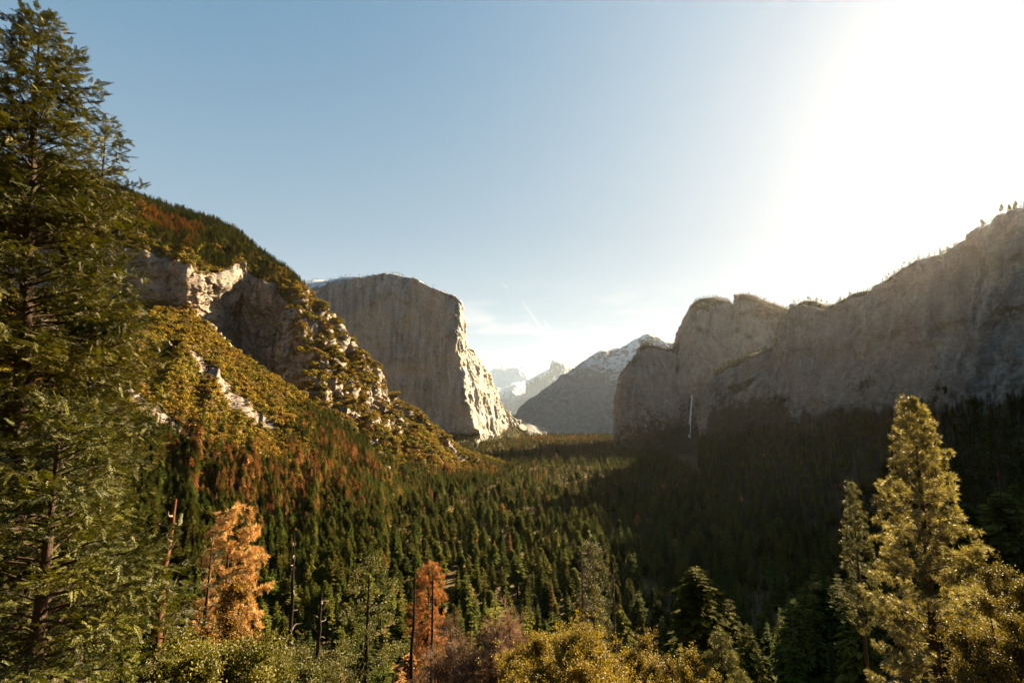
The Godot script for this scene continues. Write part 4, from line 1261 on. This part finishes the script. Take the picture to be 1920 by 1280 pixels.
	conifer(o, {seed = 20, top = Vector3(193.6, 2.1, -229.1), r = 0.9, from = 0.15, step = 0.42, kind = "fir", gap = 0.05,
		shape = [[0.0, 11.0], [0.5, 10.0], [0.8, 7.0], [1.0, 0.8]], rise = [-0.05, 0.5], sag = 0.2, spray = 1.7, fill = 0.5, leafmat = "far_needle",
		dark = Color(0.040, 0.046, 0.012), pale = Color(0.085, 0.085, 0.02)})
	o = thing("conifer_tree", "rounder conifer beside the broad dark conifer on the hazy slope", "tree", on_ground(199.0, -250.6))
	conifer(o, {seed = 21, top = Vector3(199.0, -7.7, -250.6), r = 0.8, from = 0.15, step = 0.45, kind = "fir", gap = 0.05,
		shape = [[0.0, 10.0], [0.5, 9.0], [0.8, 6.5], [1.0, 0.8]], rise = [-0.05, 0.5], sag = 0.2, spray = 1.7, fill = 0.5, leafmat = "far_needle",
		dark = Color(0.040, 0.046, 0.012), pale = Color(0.085, 0.085, 0.02)})
	# broad-leaved crowns along the foot of the picture
	var gold := Color(0.20, 0.135, 0.018)
	var pale_gold := Color(0.34, 0.25, 0.05)
	for b in [
			["oak_tree", "largest yellow green oak crown glittering in the sun below the valley", 31, Vector3(2.1, 0, -24.2), 5.9, 2.9, 13, 420, 0.24, "leaf", gold, pale_gold],
			["oak_tree", "smaller yellow oak between the largest oak and the little pine", 32, Vector3(6.4, 0, -29.5), 6.9, 1.75, 9, 300, 0.25, "leaf", gold * 0.8, pale_gold * 0.85],
			["oak_tree", "low yellow oak next to the little pale tipped pine", 33, Vector3(8.0, 0, -27.0), 5.8, 1.45, 8, 260, 0.24, "leaf", gold * 0.85, pale_gold * 0.9],
			["oak_tree", "glossy leaved oak at the foot of the large backlit pine", 34, Vector3(17.6, 0, -20.9), 5.6, 2.2, 12, 300, 0.22, "leaf", Color(0.10, 0.075, 0.016), Color(0.19, 0.14, 0.032)],
			["oak_tree", "dim leafy tree in shade behind the glossy leaved oak", 35, Vector3(29.4, 0, -34.6), 8.6, 2.6, 11, 240, 0.30, "leaf", Color(0.09, 0.07, 0.014), Color(0.17, 0.13, 0.03)],
			["bare_shrub", "tall leafless brown shrub beside the orange dead pine", 36, Vector3(-3.1, 0, -34.0), 8.6, 2.5, 9, 110, 0.6, "twig", Color(0.11, 0.075, 0.05), Color(0.24, 0.17, 0.12)],
			["bare_shrub", "pinkish brown leafless shrub behind the largest yellow oak", 37, Vector3(0.1, 0, -34.2), 9.6, 2.4, 9, 110, 0.6, "twig", Color(0.12, 0.08, 0.055), Color(0.26, 0.18, 0.13)],
			["leafy_shrub", "bright green leafy shrub at the foot of the leaning snag", 38, Vector3(-9.3, 0, -18.4), 4.4, 2.0, 10, 260, 0.26, "leaf", Color(0.07, 0.075, 0.012), Color(0.19, 0.17, 0.035)],
			["leafy_shrub", "olive leafy shrub below the golden dead pine", 39, Vector3(-9.9, 0, -24.4), 5.7, 2.3, 11, 260, 0.28, "leaf", Color(0.06, 0.065, 0.012), Color(0.15, 0.14, 0.03)],
			["leafy_shrub", "dull green shrub under the bent charred trunk", 40, Vector3(-9.9, 0, -29.2), 6.2, 2.2, 10, 230, 0.28, "leaf", Color(0.05, 0.05, 0.012), Color(0.11, 0.10, 0.022)],
			["leafy_shrub", "orange brown leafed shrub behind the leaning snag", 41, Vector3(-12.4, 0, -25.6), 8.4, 1.7, 9, 200, 0.26, "leaf", Color(0.17, 0.085, 0.018), Color(0.32, 0.18, 0.045)]]:
		var at := on_ground(b[3].x, b[3].z)
		o = thing(b[0], b[1], "shrub" if b[0].ends_with("shrub") else "tree", at)
		broadleaf(o, {seed = b[2], size = Vector3(b[5], b[4], b[5]), r = 0.13, lobes = b[6], leaves = b[7], bunch = b[8], bit = b[9], leafmat = "dead" if b[9] == "twig" else "leaf", dark = b[10], pale = b[11]})

func _ready() -> void:
	var exposure := 10.0
	var cam := Camera3D.new()
	cam.name = "camera"
	cam.fov = 62.24
	cam.near = 0.1
	cam.far = 60000.0
	cam.rotation_degrees.x = 7.25
	add_child(cam)
	cam.current = true
	make_noise("cloud", FastNoiseLite.TYPE_SIMPLEX_SMOOTH, 0.012, 4, 8)
	make_noise("swell", FastNoiseLite.TYPE_SIMPLEX_SMOOTH, 0.006, 4, 1)
	make_noise("groove", FastNoiseLite.TYPE_SIMPLEX_SMOOTH, 0.02, 3, 2, true)
	make_noise("rib", FastNoiseLite.TYPE_SIMPLEX_SMOOTH, 0.006, 3, 3, true)
	make_noise("block", FastNoiseLite.TYPE_CELLULAR, 0.028, 1, 4)
	noise.block.cellular_return_type = FastNoiseLite.RETURN_CELL_VALUE
	noise.block.domain_warp_enabled = true
	noise.block.domain_warp_amplitude = 14.0
	noise.block.domain_warp_frequency = 0.02
	make_noise("fine", FastNoiseLite.TYPE_SIMPLEX_SMOOTH, 0.07, 3, 5)
	make_noise("streak", FastNoiseLite.TYPE_SIMPLEX_SMOOTH, 0.04, 4, 6)
	make_noise("patch", FastNoiseLite.TYPE_SIMPLEX_SMOOTH, 0.005, 3, 7)
	var az := deg_to_rad(50.0)
	var el := deg_to_rad(25.0)
	var to_sun := Vector3(sin(az) * cos(el), sin(el), -cos(az) * cos(el))
	var e := Environment.new()
	e.background_mode = Environment.BG_SKY
	e.sky = Sky.new()
	e.sky.sky_material = make_sky(to_sun, exposure)
	e.tonemap_mode = Environment.TONE_MAPPER_LINEAR
	e.tonemap_exposure = exposure
	e.volumetric_fog_enabled = true
	e.volumetric_fog_density = 0.0000036
	e.volumetric_fog_albedo = Color(1.0, 0.99, 0.985)
	e.volumetric_fog_anisotropy = 0.75
	e.sdfgi_enabled = true
	e.ssao_enabled = true
	e.ssil_enabled = true
	var we := WorldEnvironment.new()
	we.name = "environment"
	we.environment = e
	add_child(we)
	var mist := FogVolume.new()
	mist.name = "haze"
	mist.set_meta("kind", "stuff")
	mist.set_meta("label", "pale blue haze hanging over the far end of the valley")
	mist.set_meta("category", "haze")
	mist.shape = RenderingServer.FOG_VOLUME_SHAPE_BOX
	mist.size = Vector3(22000, 1900, 15500)
	mist.position = Vector3(1500, 500, -12200)
	var air := FogMaterial.new()
	air.density = 0.000016
	air.albedo = Color(0.80, 0.91, 1.0)
	mist.material = air
	add_child(mist)
	var sun := DirectionalLight3D.new()
	sun.name = "sun"
	sun.light_energy = 1.6
	sun.light_color = Color(1.0, 0.89, 0.72)
	sun.light_angular_distance = 0.5
	sun.shadow_enabled = true
	add_child(sun)
	sun.look_at_from_position(to_sun * 100.0, Vector3.ZERO)
	var t0 := Time.get_ticks_msec()
	make_materials()
	rust_spots = [[-1000, -1590, 100.0, 0.8], [-415, -1500, 90.0, 0.9], [-330, -1560, 100.0, 0.9], [-215, -1640, 95.0, 0.85], [-97, -1720, 70.0, 0.7], [290, -3890, 330.0, 0.55], [-345, -740, 100.0, 0.5], [-320, -870, 110.0, 0.5], [-300, -1050, 90.0, 0.4], [-250, -810, 60.0, 0.2]]
	build_ground()
	rng.seed = 1001
	build_ridge()
	build_slope()
	build_wall()
	build_far()
	build_south()
	build_waterfall()
	print("terrain ", Time.get_ticks_msec() - t0)
	build_talus()
	floor_forest()
	build_stands()
	print("forest ", Time.get_ticks_msec() - t0)
	build_near_trees()
	print("done ", Time.get_ticks_msec() - t0)
